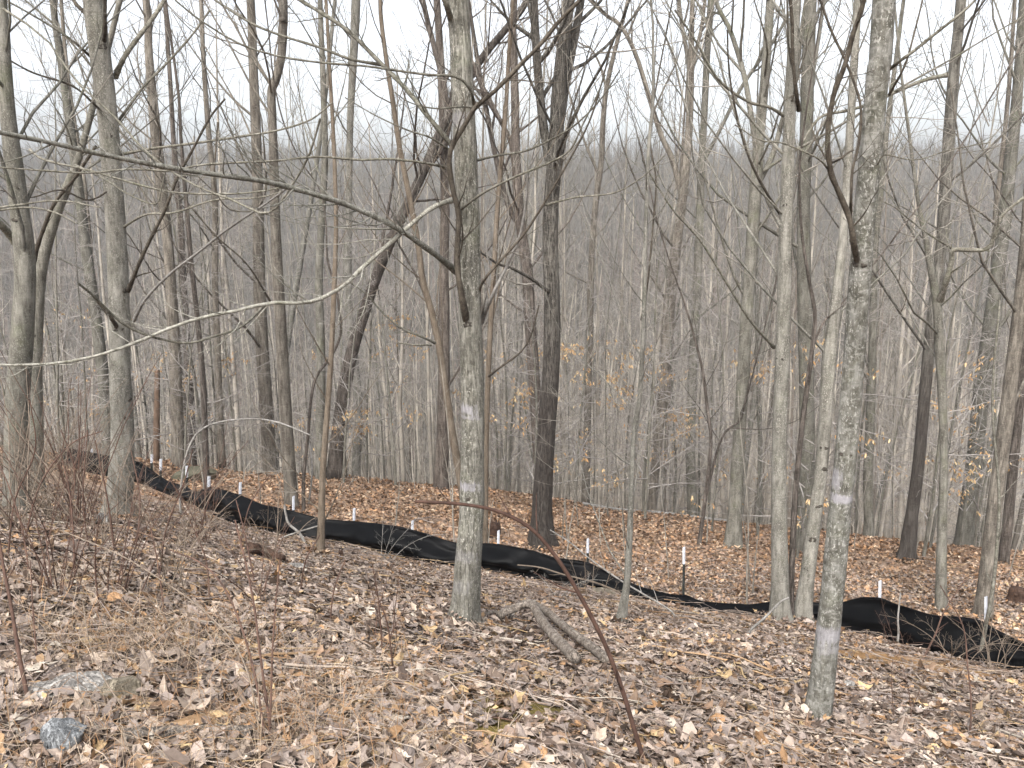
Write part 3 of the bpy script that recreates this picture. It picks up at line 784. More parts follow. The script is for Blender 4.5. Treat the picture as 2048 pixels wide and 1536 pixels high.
# --- right foreground tree
rb = (1632, 1448)
zr = lambda v, u: zrel(rb, v, u)
_bx = G(*rb)[0][0]
def xr(u, v):
    b, d = G(*rb); r_ = ray(u, v); return float((EYE + r_ * b[1] / r_[1])[0] - b[0])
bR = [(zr(992, 1685), .014, xr(1664, 992), xr(1712, 992), .8), (zr(1262, 1662), .028, xr(1635, 1262), xr(1690, 1262), .65), (zr(1290, 1655), .02, xr(1635, 1290), xr(1680, 1290), .4), (zr(955, 1672), .03, xr(1664, 955), xr(1675, 955), .6)]
M['rightbark'] = bark("bark_blotched", (.055, .052, .042), (.115, .11, .092), (.22, .215, .195), .6, 55, .8, bands=bR, bump=.5, scale=17, rvar=0, moss=.2, blotch=.5)
d2 = G(*rb)[1]
tree('right', "pale lichen blotched leaning tree, closest of all, standing uphill of the black fence", [rb, (1640, 1400), (1652, 1300), (1668, 1150), (1680, 1020), (1692, 900), (1705, 760), (1715, 620), (1728, 450), (1742, 300), (1755, 150), (1768, 0)],
     [(0, 48), (400, 45), (800, 44), (1100, 46), (1300, 50), (1400, 55), (1450, 60)], M['rightbark'], H=14, n1=10, t0=.82, lr=.22, sides=28, npt=90,
     limbs=[
        ('limb_dark', ([(1718, 540), (1708, 490), (1700, 440), (1680, 390), (1663, 350), (1659, 325), (1655, 290), (1658, 240), (1670, 180), (1690, 130), (1705, 70), (1720, 30), (1728, 0), (1742, -50)], d2 - .11, d2 - .45, 12, 10), 3),
        ('limb_dark', ([(1662, 326), (1680, 318), (1695, 306), (1708, 300)], d2 - .25, d2 - .2, 5, 3), 0),
        ('limb_dark', ([(1700, 455), (1702, 400), (1705, 340), (1717, 290), (1722, 220), (1710, 170), (1690, 120), (1662, 60), (1640, 0), (1620, -40)], d2 - .1, d2 - .1, 6, 5), 4),
        ('branch', ([(1765, 150), (1800, 122), (1830, 100), (1880, 60), (1930, 20), (1980, -30)], d2, d2 - .2, 7, 5), 5),
        ('limb_dark', ([(1778, 190), (1810, 130), (1830, 60), (1845, 0), (1855, -50)], d2, d2 + .2, 5, 3), 2),
        ('branch', ([(1660, 345), (1640, 320), (1600, 300), (1560, 285), (1520, 280), (1470, 250)], d2 - .3, d2 - .6, 4, 2.5), 6),
        ('branch', ([(1712, 300), (1750, 330), (1770, 310), (1830, 320), (1900, 300), (1980, 285)], d2 - .1, d2 - .5, 3, 2), 4),
     ], knots=[(1718, 528, 30), (1692, 905, 26), (1785, 12, 14), (1640, 1430, 24), (1735, 150, 10), (1716, 370, 8)], name="bare_tree")

# --- left tree
lb = (236, 1040)
d3 = G(*lb)[1]
bL = [(zrel(lb, 290, 220), .02, -.1, .12, .3)]
tree('left', "thick smooth grey tree at left with black fence passing behind its foot", [lb, (238, 1000), (244, 930), (245, 850), (240, 740), (238, 620), (234, 500), (226, 370), (216, 240), (202, 120), (188, 0)],
     [(0, 44), (300, 40), (500, 41), (700, 42), (850, 46), (950, 52), (1010, 56), (1040, 66)], 'pale', H=18, n1=10, t0=.8, lr=.22, sides=24, npt=80,
     limbs=[
        ('limb_dark', ([(256, 582), (266, 558), (277, 530), (300, 480), (330, 420), (355, 355), (385, 300), (420, 235), (450, 198)], d3 - .15, d3 - 1.2, 9, 4), 4),
        ('limb_dark', ([(238, 660), (225, 640), (205, 615), (185, 590), (158, 568)], d3 - .15, d3 - .5, 9, 4), 1),
        ('limb_dark', ([(207, 95), (210, 60), (210, 20), (212, -40)], d3 - .12, d3 - .3, 9, 7), 0),
        ('limb_dark', ([(180, 40), (168, 24), (150, 5), (135, -30)], d3 - .05, d3 + .1, 9, 7), 0),
        ('branch', ([(230, 155), (250, 112), (280, 70), (310, 30), (335, -10)], d3, d3 + .4, 11, 8), 3),
        ('branch', ([(235, 245), (260, 210), (290, 170), (330, 130), (380, 75), (420, 20)], d3, d3 + .5, 6, 4), 5),
        ('branch', ([(7, 18), (91, 77), (150, 160), (193, 200), (233, 237), (273, 284), (328, 332), (380, 365), (419, 383), (470, 402), (520, 426), (550, 418), (575, 385), (600, 345), (622, 300), (640, 238)], d3 - 2.0, d3 - 3.2, 4, 4.5), 8),
        ('limb_white', ([(262, 655), (290, 600), (340, 548), (400, 502), (450, 462), (500, 428), (525, 412), (570, 380)], d3 - .1, d3 - 1.8, 6, 4), 3),
        ('branch', ([(0, 415), (50, 408), (95, 402), (140, 403), (175, 410), (200, 415)], d3 - 2.5, d3 - 2.6, 4, 2.5), 3),
        ('branch', ([(0, 420), (60, 415), (110, 425), (155, 447)], d3 - 2.5, d3 - 2.7, 4, 2.5), 1),
        ('branch', ([(195, 128), (150, 85), (90, 45), (10, 0), (-40, -20)], d3 - .05, d3 - .5, 5, 3), 5),
        ('branch', ([(198, 150), (115, 55), (50, 0), (10, -40)], d3 + .1, d3 + .3, 4, 3), 5),
        ('limb_dark', ([(205, 225), (190, 210), (145, 172), (65, 145), (0, 110), (-60, 85)], d3 - .05, d3 - .9, 5, 3), 6),
        ('branch', ([(236, 310), (300, 298), (400, 285), (480, 273), (550, 262), (620, 240), (665, 205)], d3 - .05, d3 - .7, 6, 3), 6),
        ('branch', ([(60, 300), (90, 320), (175, 340), (280, 370), (350, 385), (450, 388), (520, 383), (575, 372)], d3 - 2.2, d3 - 1.8, 5, 3), 7),
        ('branch', ([(150, 330), (195, 350), (260, 390), (310, 408), (322, 380), (330, 345)], d3 - 2.1, d3 - 2.2, 3.5, 2.5), 4),
        ('limb_dark', ([(540, 602), (495, 530), (435, 475), (390, 425)], d3 - 1.6, d3 - 1.8, 4, 2.5), 4),
        ('limb_dark', ([(436, 245), (430, 320), (430, 375), (458, 418), (510, 424), (545, 432)], d3 - 1.4, d3 - 1.2, 4, 2), 2),
        ('limb_dark', ([(232, 370), (180, 400), (120, 380), (60, 395), (0, 380)], d3 - .1, d3 - 1.0, 4, 2), 5),
        ('branch', ([(238, 460), (290, 430), (350, 425), (430, 400), (520, 395), (600, 370)], d3 - .1, d3 - 1.2, 5, 2.5), 8),
     ], knots=[(257, 578, 28), (237, 655, 28), (243, 830, 22), (264, 798, 16), (206, 96, 26), (218, 272, 20), (232, 560, 12), (245, 995, 20)])

# --- trees by trace
A = lambda *a: list(a)
tree('far_left', "broad pale trunk at the left edge above the brambles", A((36, 1030), (32, 930), (36, 800), (46, 650), (50, 520), (34, 380), (18, 250), (8, 120), (2, 0)), A((0, 22), (300, 34), (600, 44), (1030, 50)), 'grey', H=18, n1=18, t0=.35,
     limbs=[('branch', ([(62, 522), (40, 498), (18, 468), (0, 448), (-40, 410)], 9.3, 8.7, 16, 14), 2)], knots=[(12, 682, 22), (28, 375, 18), (28, 440, 18)])
tree('left_lean', "mossy pale trunk leaning right beside the left edge, dark branch along it", A((72, 990), (70, 850), (70, 700), (82, 540), (112, 430), (140, 360), (162, 300)), A((300, 14), (450, 22), (700, 30), (990, 36)), 'grey', H=10, n1=12, t0=.4,
     limbs=[('limb_dark', ([(62, 562), (72, 505), (88, 455), (110, 405), (150, 355), (192, 292)], 9.2, 8.6, 9, 6), 2)], knots=[(60, 668, 22)])
tree('l105', "grey leaning trunk between the left edge and the thick left tree", A((218, 915), (212, 820), (205, 740), (190, 620), (172, 500), (158, 380), (140, 250), (122, 120), (105, 0)), A((0, 13), (250, 18), (900, 26)), 'grey', Y=16, H=19)
tree('l122', "thin trunk rising just right of the grey leaning trunk at left", A((190, 640), (178, 470), (165, 340), (146, 230), (132, 120), (122, 0)), A((0, 7), (640, 12)), 'brown', Y=19, H=20)
tree('l355', "rough dark trunk right of the reddish broken snag", A((357, 937), (355, 860), (350, 720), (342, 580), (336, 490), (325, 400), (313, 300), (303, 190), (297, 100), (292, 0)), A((0, 15), (400, 20), (930, 28)), 'brown', H=19)
tree('l385', "second rough trunk standing close behind the rough dark trunk at left", A((384, 920), (380, 800), (372, 650), (366, 560), (362, 450), (350, 330)), A((300, 10), (900, 20)), 'dark', Y=18, H=17)
tree('l415', "slender dark tilted trunk behind the fence, rising left of two taller trunks", A((414, 985), (411, 900), (406, 760), (395, 640), (382, 520), (372, 400), (362, 280), (356, 180)), A((180, 6), (500, 10), (985, 14)), 'dark', H=14)
tree('l430', "slim straight brown trunk left of the paired tall trunks", A((444, 916), (440, 850), (435, 700), (430, 560), (430, 400), (416, 250), (406, 100), (402, 0)), A((0, 9), (400, 12), (916, 16)), 'brown', Y=15.5, H=18)
tree('l520', "tall straight brownish trunk, left of the kinked trunk", A((540, 930), (534, 830), (524, 690), (518, 540), (516, 400), (512, 270), (506, 130), (501, 0)), A((0, 18), (400, 23), (600, 27), (930, 31)), 'brown', Y=17, H=20)
tree('l580', "tall trunk kinked like an elbow near the top, beside a straight one", A((584, 1018), (578, 930), (570, 800), (560, 620), (552, 480), (549, 380), (545, 250), (543, 185), (552, 158), (563, 110), (566, 50), (566, 0)), A((0, 20), (250, 18), (600, 24), (1018, 30)), 'brown', H=19, npt=70, forks=[(A((543, 172), (528, 150), (500, 108), (470, 50), (440, 0)), 6, 4, .3)], limbs=[])
tree('l640', "mottled dark grey trunk behind the thin tan sapling", A((640, 965), (641, 860), (642, 700), (638, 560), (644, 430), (650, 300), (646, 160), (640, 0)), A((0, 11), (300, 14), (965, 22)), 'grey', Y=15.5, H=18)
tree('l668', "thin tan sapling in front of the fence, left of centre", A((641, 1112), (643, 1030), (646, 940), (655, 820), (663, 700), (668, 580), (672, 450), (668, 300), (660, 150), (652, 0)), A((0, 7), (400, 9), (900, 13), (1112, 17)), 'yellow', H=9, n1=22, t0=.12, lr=.16, n2=5)
tree('lean', "dark trunk leaning strongly to the right behind the thin tan sapling", A((670, 942), (678, 860), (692, 760), (708, 690), (730, 620), (757, 540), (788, 468), (822, 395), (850, 335), (880, 265), (915, 195), (965, 115), (1010, 60), (1055, 0)), A((0, 14), (300, 20), (600, 24), (942, 34)), 'dark', H=18, n1=16, t0=.4, npt=60, forks=[(A((770, 515), (765, 480), (775, 430)), 8, 5, .3), (A((845, 345), (880, 300), (895, 260), (890, 180), (870, 100), (850, 20)), 14, 10, .3)])
tree('l698', "pale trunk close to the dark leaning one, upright", A((712, 930), (716, 800), (700, 640), (696, 520), (698, 400), (700, 250), (706, 130), (712, 0)), A((0, 20), (300, 13), (900, 20)), 'pale', Y=20, H=21)
tree('l885', "straight dark trunk seen just left of the centre tree", A((882, 943), (886, 880), (888, 760), (888, 640), (888, 540), (890, 400), (886, 250), (880, 100)), A((100, 16), (500, 20), (940, 30)), 'dark', Y=16, H=18)
tree('tan_lean', "slender tan trunk leaning left, crossing behind the centre tree's foot", A((925, 980), (905, 870), (892, 780), (878, 690), (862, 620), (845, 560), (838, 500), (820, 400), (800, 300), (785, 200), (770, 100), (760, 0)), A((0, 9), (400, 12), (600, 14), (980, 18)), 'yellow', Y=12.0, H=14, n1=20, t0=.3, lr=.2,
     limbs=[('branch', ([(870, 686), (840, 672), (800, 655), (760, 620), (735, 590), (700, 565)], 12.2, 11.8, 5, 3), 4), ('branch', ([(862, 690), (830, 690), (795, 685)], 12.2, 12, 4, 3), 2)])
tree('tan_mid', "slender tan stem rising just right of the centre tree", A((970, 1096), (971, 980), (973, 850), (977, 740), (982, 640), (988, 540), (994, 430), (1003, 320), (1011, 230), (1017, 120), (1026, 0)), A((0, 8), (500, 11), (1096, 13)), 'yellow', H=13, n1=22, t0=.3, lr=.2,
     limbs=[('limb_dark', ([(978, 752), (1000, 735), (1040, 705), (1062, 670), (1078, 610)], 9.6, 9.3, 5, 2.5), 2)])
M['furrow'] = bark("bark_furrowed", (0.0330, 0.0286, 0.0242), (0.0935, 0.0847, 0.0715), (0.1650, 0.1540, 0.1342), .35, zs=.12, bump=1.0, scale=22, darkbase=(2.3, 3.6), rvar=.05, fiss=.8)
tree('oak', "stout dark furrowed trunk beyond the fence right of centre, forking pale above", A((1084, 1095), (1084, 1020), (1088, 940), (1096, 830), (1103, 720), (1104, 600), (1100, 470), (1104, 380), (1112, 280), (1118, 180), (1128, 80), (1138, 0)), A((0, 26), (250, 32), (500, 33), (750, 37), (1000, 41), (1060, 48), (1095, 60)), M['furrow'], H=19, n1=14, t0=.35, sides=22, npt=60,
     forks=[(A((1100, 330), (1088, 260), (1078, 170), (1072, 90), (1068, 0)), 19, 15, -.2), (A((1120, 240), (1134, 150), (1150, 70), (1162, 0)), 20, 15, .3)])
tree('oak2', "dark trunk immediately left of the stout furrowed one", A((1080, 965), (1076, 880), (1068, 750), (1060, 640), (1054, 540), (1040, 440), (1032, 320), (1030, 200), (1026, 60), (1028, 0)), A((0, 14), (300, 19), (600, 25), (960, 26)), 'dark', Y=15, H=19, forks=[(A((1034, 330), (1020, 280), (1000, 240), (975, 190), (955, 150)), 10, 8, .3), (A((1045, 455), (1020, 420), (995, 330), (975, 230), (960, 150)), 12, 9, .4)])
tree('r1195', "slim trunk curving right near the skyline, a few paces right of the furrowed trunk", A((1172, 960), (1176, 800), (1180, 640), (1184, 500), (1192, 400), (1203, 320), (1206, 240), (1215, 165), (1235, 80), (1256, 0)), A((0, 8), (300, 12), (900, 17)), 'brown', Y=20, H=20, forks=[(A((1212, 175), (1200, 130), (1180, 95), (1158, 85)), 5, 3, .2), (A((1198, 350), (1180, 310), (1170, 285)), 6, 4, .2)])
tree('r1290', "slender grey kinked sapling in front of the fence, base flared", A((1240, 1252), (1252, 1180), (1257, 1120), (1262, 1000), (1268, 870), (1280, 790), (1287, 650), (1290, 550), (1292, 440), (1297, 300), (1306, 200), (1306, 90), (1302, 0)), A((0, 5), (300, 8), (600, 9), (1000, 12), (1200, 16), (1252, 24)), 'pale', H=11, n1=26, t0=.16, lr=.17, n2=5,
     limbs=[('limb_dark', ([(1283, 640), (1296, 560), (1306, 450), (1312, 360), (1300, 280), (1308, 200), (1330, 80), (1345, 0)], 8.0, 7.8, 4, 3), 3)])
tree('r1365', "thick twisted trunk with peeling bark, forked high against the sky", A((1305, 1000), (1310, 940), (1320, 850), (1330, 730), (1338, 610), (1350, 510), (1362, 420), (1371, 340), (1377, 270), (1381, 180), (1383, 90), (1385, 0)), A((0, 10), (200, 15), (420, 20), (600, 26), (850, 19), (1000, 20)), 'brown', Y=17.5, H=19, sides=14,
     forks=[(A((1366, 400), (1345, 320), (1322, 270), (1300, 200), (1272, 110), (1240, 50), (1200, 20)), 12, 7, .5), (A((1380, 160), (1374, 110), (1364, 50), (1358, 0)), 9, 7, .2), (A((1381, 170), (1390, 110), (1402, 60), (1410, 0)), 8, 7, -.2)])
tree('r1405', "upright trunk beside the twisted peeling one, right of it", A((1384, 1010), (1381, 900), (1386, 720), (1393, 600), (1399, 450), (1403, 330), (1408, 240), (1414, 110), (1422, 0)), A((0, 14), (300, 15), (600, 19), (1000, 21)), 'grey', Y=18, H=20, forks=[(A((1403, 330), (1440, 260), (1480, 180), (1520, 120), (1560, 60)), 8, 6, .5)])
tree('r1480', "stout grey brown trunk left of the twin trunks, flared foot", A((1466, 1098), (1471, 1010), (1478, 880), (1487, 740), (1495, 600), (1506, 460), (1513, 350), (1521, 260), (1530, 150), (1541, 0)), A((0, 18), (250, 20), (350, 26), (850, 26), (1030, 29), (1098, 40)), 'grey', H=19, sides=18, forks=[(A((1515, 310), (1502, 230), (1488, 150), (1460, 60), (1430, 0)), 12, 8, .3), (A((1520, 360), (1545, 310), (1565, 240), (1585, 170), (1600, 80)), 12, 8, .3)])
dA = G(1560, 1243)[1]
tree('twinA', "left one of the twin trunks growing at the fence line, lichen flecked", A((1560, 1245), (1560, 1150), (1558, 1000), (1560, 850), (1567, 650), (1570, 500), (1575, 350), (1580, 220), (1586, 100), (1592, 0)), A((0, 22), (300, 26), (600, 30), (900, 30), (1150, 36), (1245, 44)), 'pale', H=17, sides=18, npt=60, n1=14,
     limbs=[('branch', ([(1548, 695), (1500, 640), (1450, 560), (1400, 480), (1350, 425), (1310, 365), (1285, 320)], dA - .1, dA - 1.2, 6, 3), 6),
            ('limb_dark', ([(1568, 440), (1530, 380), (1500, 320), (1478, 250), (1462, 170), (1456, 110), (1455, 60)], dA - .1, dA - .8, 6, 3), 5),
            ('limb_dark', ([(1598, 220), (1592, 180), (1586, 120), (1584, 40), (1578, -20)], dA - .15, dA - .4, 8, 7), 2),
            ('branch', ([(1580, 240), (1540, 215), (1500, 205), (1460, 180), (1430, 150), (1390, 80), (1350, 20)], dA - .1, dA - .8, 7, 4), 6)],
     knots=[(1570, 410, 14), (1560, 715, 16), (1572, 500, 10)])
tree('twinB', "right one of the twin trunks at the fence line, curving right with dark knots", A((1602, 1243), (1614, 1160), (1628, 1050), (1642, 940), (1650, 850), (1658, 720), (1672, 600), (1685, 480), (1694, 360), (1704, 200), (1716, 0)), A((0, 16), (500, 18), (700, 28), (1000, 27), (1160, 31), (1243, 42)), 'pale', H=15, sides=18, npt=60, n1=12,
     knots=[(1648, 893, 18), (1650, 935, 18), (1640, 1008, 16), (1626, 1075, 22), (1612, 1135, 14)])
tree('twinC', "pale trunk rising behind and between the twin trunks", A((1606, 1105), (1612, 1000), (1614, 850), (1612, 700), (1608, 560), (1607, 420), (1612, 280), (1616, 130), (1621, 0)), A((0, 26), (400, 27), (800, 32), (1100, 34)), 'grey', H=20, sides=16, n1=14)
tree('vine', "thin dark stem twisting up along the twin trunks", A((1580, 1244), (1583, 1150), (1590, 1000), (1600, 890), (1612, 790), (1624, 700), (1630, 630), (1618, 560), (1604, 470), (1599, 380), (1602, 300), (1622, 160), (1640, 40), (1650, -30)), A((0, 3), (400, 5), (600, 8), (800, 11), (1244, 14)), 'dark', H=7, n1=8, t0=.5, npt=60, name="twining_vine", cat="vine",
     forks=[(A((1626, 690), (1650, 640), (1690, 600)), 5, 3, .1)])
tree('r1700', "thin bare trunk hidden mostly behind the closest leaning tree", A((1738, 1042), (1736, 960), (1742, 800), (1746, 650), (1750, 500), (1762, 380), (1775, 250)), A((250, 10), (1040, 21)), 'grey', Y=14.5, H=15)
M['two_tone'] = bark("bark_two_tone", (0.0633, 0.0569, 0.0468), (0.1328, 0.1240, 0.1076), (0.2024, 0.1923, 0.1683), .3, zs=.18, bump=.8, darkbase=(2.6, 4.0), rvar=.05, fiss=.6)
tree('r1815', "tall leaning trunk, charcoal below and grey above, near the right edge", A((1812, 1122), (1824, 1030), (1837, 930), (1846, 830), (1857, 710), (1868, 610), (1882, 500), (1891, 380), (1899, 260), (1908, 140), (1922, 0)), A((0, 21), (250, 24), (600, 23), (900, 24), (1060, 26), (1122, 38)), M['two_tone'], H=18, sides=18, n1=16,
     limbs=[('branch', ([(1893, 150), (1850, 160), (1800, 180), (1740, 208), (1690, 222), (1640, 235), (1605, 285)], 12.0, 11.5, 8, 5), 5)])
tree('r1882', "pale knobbly young trunk with yellow leaves, forked halfway up, near the right edge", A((1882, 1228), (1883, 1120), (1886, 1000), (1888, 900), (1884, 780), (1878, 680), (1874, 610), (1860, 530), (1850, 470), (1836, 400)), A((400, 8), (550, 14), (650, 21), (900, 16), (1000, 18), (1228, 24)), 'grey', H=8, n1=16, t0=.35, lr=.25,
     limbs=[('branch', ([(1880, 600), (1893, 560), (1904, 520), (1906, 500), (1940, 500), (1975, 497), (1992, 465), (2005, 430), (2048, 395), (2100, 350)], 9.0, 8.7, 12, 5), 6), ('branch', ([(1904, 497), (1860, 470), (1820, 440), (1790, 415), (1760, 400)], 8.9, 8.6, 4, 2), 5)])
tree('r1965', "wide dark brown trunk at the right edge leaning outward", A((1965, 1238), (1976, 1140), (1990, 1010), (2003, 910), (2018, 790), (2032, 680), (2045, 560), (2055, 430)), A((430, 22), (700, 28), (1000, 30), (1238, 36)), 'brown', H=15, sides=16)
tree('r1988', "grey trunk behind the wide dark brown one at the right edge", A((1934, 1030), (1948, 930), (1960, 810), (1975, 690), (1990, 580), (2008, 450), (2020, 330), (2032, 220), (2040, 110), (2046, 0)), A((0, 16), (300, 24), (700, 30), (1030, 34)), 'grey', Y=15.5, H=19)
tree('r2020', "dark narrow trunk right at the picture's right edge behind the wide brown one", A((2006, 1132), (2015, 1050), (2030, 900), (2044, 760), (2060, 600), (2070, 450)), A((400, 12), (1132, 22)), 'dark', H=15)
tree('r2030', "slim trunk crossing the sky at the right edge", A((1985, 620), (1990, 450), (2000, 350), (2012, 240), (2022, 120), (2030, 0)), A((0, 7), (600, 12)), 'brown', Y=18, H=20)
tree('r1325', "dark curved thin stem with two branches below the twisted peeling trunk", A((1397, 1095), (1405, 1040), (1415, 960), (1422, 880), (1415, 820), (1405, 740), (1390, 680), (1370, 610), (1345, 540)), A((540, 3), (800, 7), (1095, 9)), 'dark', H=6, n1=9, t0=.3, name="young_tree", forks=[(A((1413, 990), (1432, 910), (1450, 865), (1480, 840), (1492, 800)), 6, 3, .1)])
tree('vine2', "dark vine looping upward left of the thin tan sapling", A((608, 1030), (607, 960), (615, 880), (622, 800), (632, 755), (655, 722), (672, 695), (682, 660), (678, 615), (670, 570), (655, 520), (652, 450), (640, 380), (600, 320)), A((320, 3), (600, 5), (1030, 8)), 'dark', H=8, n1=6, t0=.55, npt=60, name="twining_vine", cat="vine")

mb = MB(); rk = np.random.default_rng(77)
for key, (root, C, RR) in TREES.items():
    b = np.array(root.location)
    if b[1] > 15 or RR[3] < .02: continue
    R0 = RR[4]; n = int(40 + 900 * R0); a = rk.uniform(0, 2 * math.pi, n); rad = R0 * 1.05 + rk.random(n) ** 1.6 * (R0 * 1.1 + .05)
    x = b[0] + np.cos(a) * rad; y = b[1] + np.sin(a) * rad
    near = b[1] < 8.2
    scatter_leaves(mb, x, y, rk.uniform(.018, .045, n), PAL_NEAR if near else PAL_FAR, PN if near else PF, 'near', .085, .55, rk)
tag(mb.build("banked_leaves", M['leafcol'], smooth=False), "dead leaves banked up against the feet of the nearer trunks", "leaves", kind="stuff")

# reddish snag
b, d = G(310, 915)
C = np.array([W(312, 915, d), W(313, 860, d), W(314, 800, d), (W(314, 750, d)), W(315, 738, d)]); C[0, 2] -= .1
mb = MB(); mb.tube(catmull(C, 14), np.interp(np.linspace(0, 1, 14), [0, .9, 1], np.array([6.5, 5, 2.5]) * d / FPX), 9, cap=True, wob=.25)
tag(mb.build("snag", M['snag'], None, tuple(b)), "reddish brown broken off snag left of the rough dark trunk", "snag")

LAND = [(-400, "the left edge"), (0, "the left edge"), (245, "the thick left tree"), (352, "rough dark trunk"), (528, "tall straight trunk"), (575, "kinked trunk"), (680, "dark leaning trunk"), (944, "centre tree"),
        (1092, "furrowed trunk"), (1320, "twisted trunk"), (1480, "stout flared trunk"), (1562, "left twin trunk"), (1640, "right twin trunk"), (1697, "closest tree"), (1847, "charcoal-footed trunk"), (1888, "knobbly young trunk"), (2015, "wide brown trunk"), (2500, "the right edge")]
def between(x, y, z):
    """which landmarks of the place the spot stands between"""
    dz = EYE[2] - z; dep_ = y * math.cos(PITCH) + dz * math.sin(PITCH); u = 1024 + FPX * x / dep_
    for (a, n1_), (b, n2_) in zip(LAND[1:], LAND[2:]):
        if u < b:
            if u < 0: return "at the left edge"
            if n1_ == "the left edge": return "between the left edge and thick left tree"
            if n2_ == "the right edge": return "between the wide brown trunk and right edge"
            n1_ = n1_.replace("the ", "")
            return "between the " + n1_ + " and " + n2_
    return "at the right edge"

# ------------------------------------------------------------------ understory trees with held leaves, saplings, forest in the ravine
def leaves_on(mb, pts, r, col, size=(.02, .045)):
    n = len(pts); s = r.uniform(*size, n)
    a = r.uniform(0, 2 * math.pi, n)
    ax = np.stack([np.cos(a) * .5, np.sin(a) * .5, -r.uniform(.4, 1, n)], 1); ax /= np.linalg.norm(ax, axis=1, keepdims=True)
    sd = np.cross(ax, r.normal(size=(n, 3))); sd /= np.linalg.norm(sd, axis=1, keepdims=True); nn = np.cross(ax, sd)
    q = np.array([(0, 0, 0), (.5, .28, .06), (1.1, .3, -.05), (1.9, 0, .1), (1.1, -.3, .1), (.5, -.28, .12)])
    V = pts[:, None] + s[:, None, None] * (q[None, :, 0:1] * ax[:, None] + q[None, :, 1:2] * sd[:, None] + q[None, :, 2:3] * nn[:, None])
    base = np.arange(n)[:, None] * 6
    mb.add(V.reshape(-1, 3), (np.array([[0, 1, 2, 3, 4, 5]]) + base), np.repeat(np.array(col)[r.integers(0, len(col), n)] * r.uniform(.8, 1.2, (n, 1)), 6, 0))
LC = [(.36, .23, .11), (.43, .30, .16), (.34, .20, .09), (.46, .36, .21)]
LC_ = [(.42, .27, .12), (.52, .37, .18), (.38, .23, .10), (.56, .44, .25)]
def beech(label, u, v, Y, H, w, r, nleaf=0, leafz=(0, 9), lc=LC, group="leafy saplings among the trunks"):
    r_ = ray(u, v); p = EYE + r_ * Y / r_[1]; x0, y0 = p[0], Y
    z0 = float(ground_z(x0, y0)); b = np.array([x0, y0, z0])
    H = max(H, p[2] - z0 + 1.0)
    P = [b - [0, 0, .1]]; dv = np.array([0, 0, 1.0])
    for i in range(10):
        dv = dv + r.normal(0, .04, 3); dv[2] = 1; P.append(P[-1] + dv / np.linalg.norm(dv) * H / 10)
    P = catmull(np.array(P), 24); R = np.linspace(w / 2, .006, 24)
    root = thing("young_tree", label, "tree", tuple(b), group)
    mb = MB(); mb.tube(P, R, 7); mb.build("trunk", M['grey'], root, b)
    mb = MB()
    P1, R1 = grow(P, R, r, 26, .12, .98, .34, 72, .012, .09, 9, .5, .004, 2.6, .5); mb.tube(P1, R1, 4)
    P2, R2 = grow(P1, R1, r, 7, .15, .97, .42, 45, -.01, .12, 5, .6, .003); mb.tube(P2, R2, 3)
    P3, R3 = grow(P2, R2, r, 3, .15, .97, .5, 42, 0, .14, 4, .7, .0025); mb.tube(P3, R3, 3)
    mb.build("crown", M['twig_pale'], root, b)
    if nleaf:
        Q = np.concatenate([P3[:, 1:].reshape(-1, 3), P2[:, 2:].reshape(-1, 3)]); rz = Q[:, 2] - z0
        # clusters: keep twigs near a few centres
        inz = np.where((rz > leafz[0]) & (rz < leafz[1]))[0]; inz = inz if len(inz) else np.arange(len(Q)); c = Q[inz[r.integers(0, len(inz), 8)]]
        dd = np.min(np.linalg.norm((Q[:, None] - c[None]) * [1, 1, 2.5], axis=2), axis=1)
        ok = Q[(rz > leafz[0]) & (rz < leafz[1]) & (dd < .7)]
        if len(ok) > 3:
            mb = MB(); leaves_on(mb, ok[r.integers(0, len(ok), min(int(nleaf * 1.6), len(ok) * 3))], r, lc); mb.build("leaves", M['leaf_held'], root, b, smooth=False)
    return root
r = np.random.default_rng(21)
B = [("beech sapling holding ochre leaves between the furrowed trunk and its dark neighbour", 1070, 900, 13.5, 4.8, .06, 260),
     ("beech sapling with tan leaves just right of the stout furrowed trunk", 1150, 930, 16, 6, .06, 240),
     ("leafy sapling glowing orange left of the twisted peeling trunk", 1290, 950, 15, 5.5, .06, 300),
     ("leafy sapling with ochre sprays right of the twisted peeling trunk", 1350, 960, 16.5, 6, .06, 260),
     ("sapling with hanging yellow leaves crossing behind the twin trunks", 1600, 1040, 11.5, 4.0, .05, 240),
     ("sapling with a few yellow leaves left of the twin trunks", 1520, 1020, 13, 4.5, .05, 160),
     ("sapling with pale yellow leaves beside the two tone leaning trunk", 1850, 1080, 12, 5.4, .06, 160),
     ("sapling with orange leaves right of the knobbly forked trunk", 1930, 1000, 14.5, 5.5, .06, 220),
     ("beech sapling with ochre leaves left of the straight dark trunk near centre", 790, 930, 15.5, 5.5, .06, 260),
     ("beech sapling with tan leaves right of the dark leaning trunk", 735, 930, 17, 7, .06, 240),
     ("sapling with pale yellow leaves between the slim brown trunk and the tall pair", 470, 910, 17, 6, .06, 200),
     ("sapling with scattered tan leaves near the reddish snag", 290, 890, 17, 6, .06, 160),
     ("sapling with sparse tan leaves near the left edge", 130, 880, 16, 6, .06, 140),
     ("sapling with orange leaves just right of the slender tan stem", 1010, 920, 17, 6, .06, 220)]
for (lab, u, v, Y, H, w, nl) in B:
    beech(lab, u, v, Y, H, w, r, nl, (0.5, 3.3))
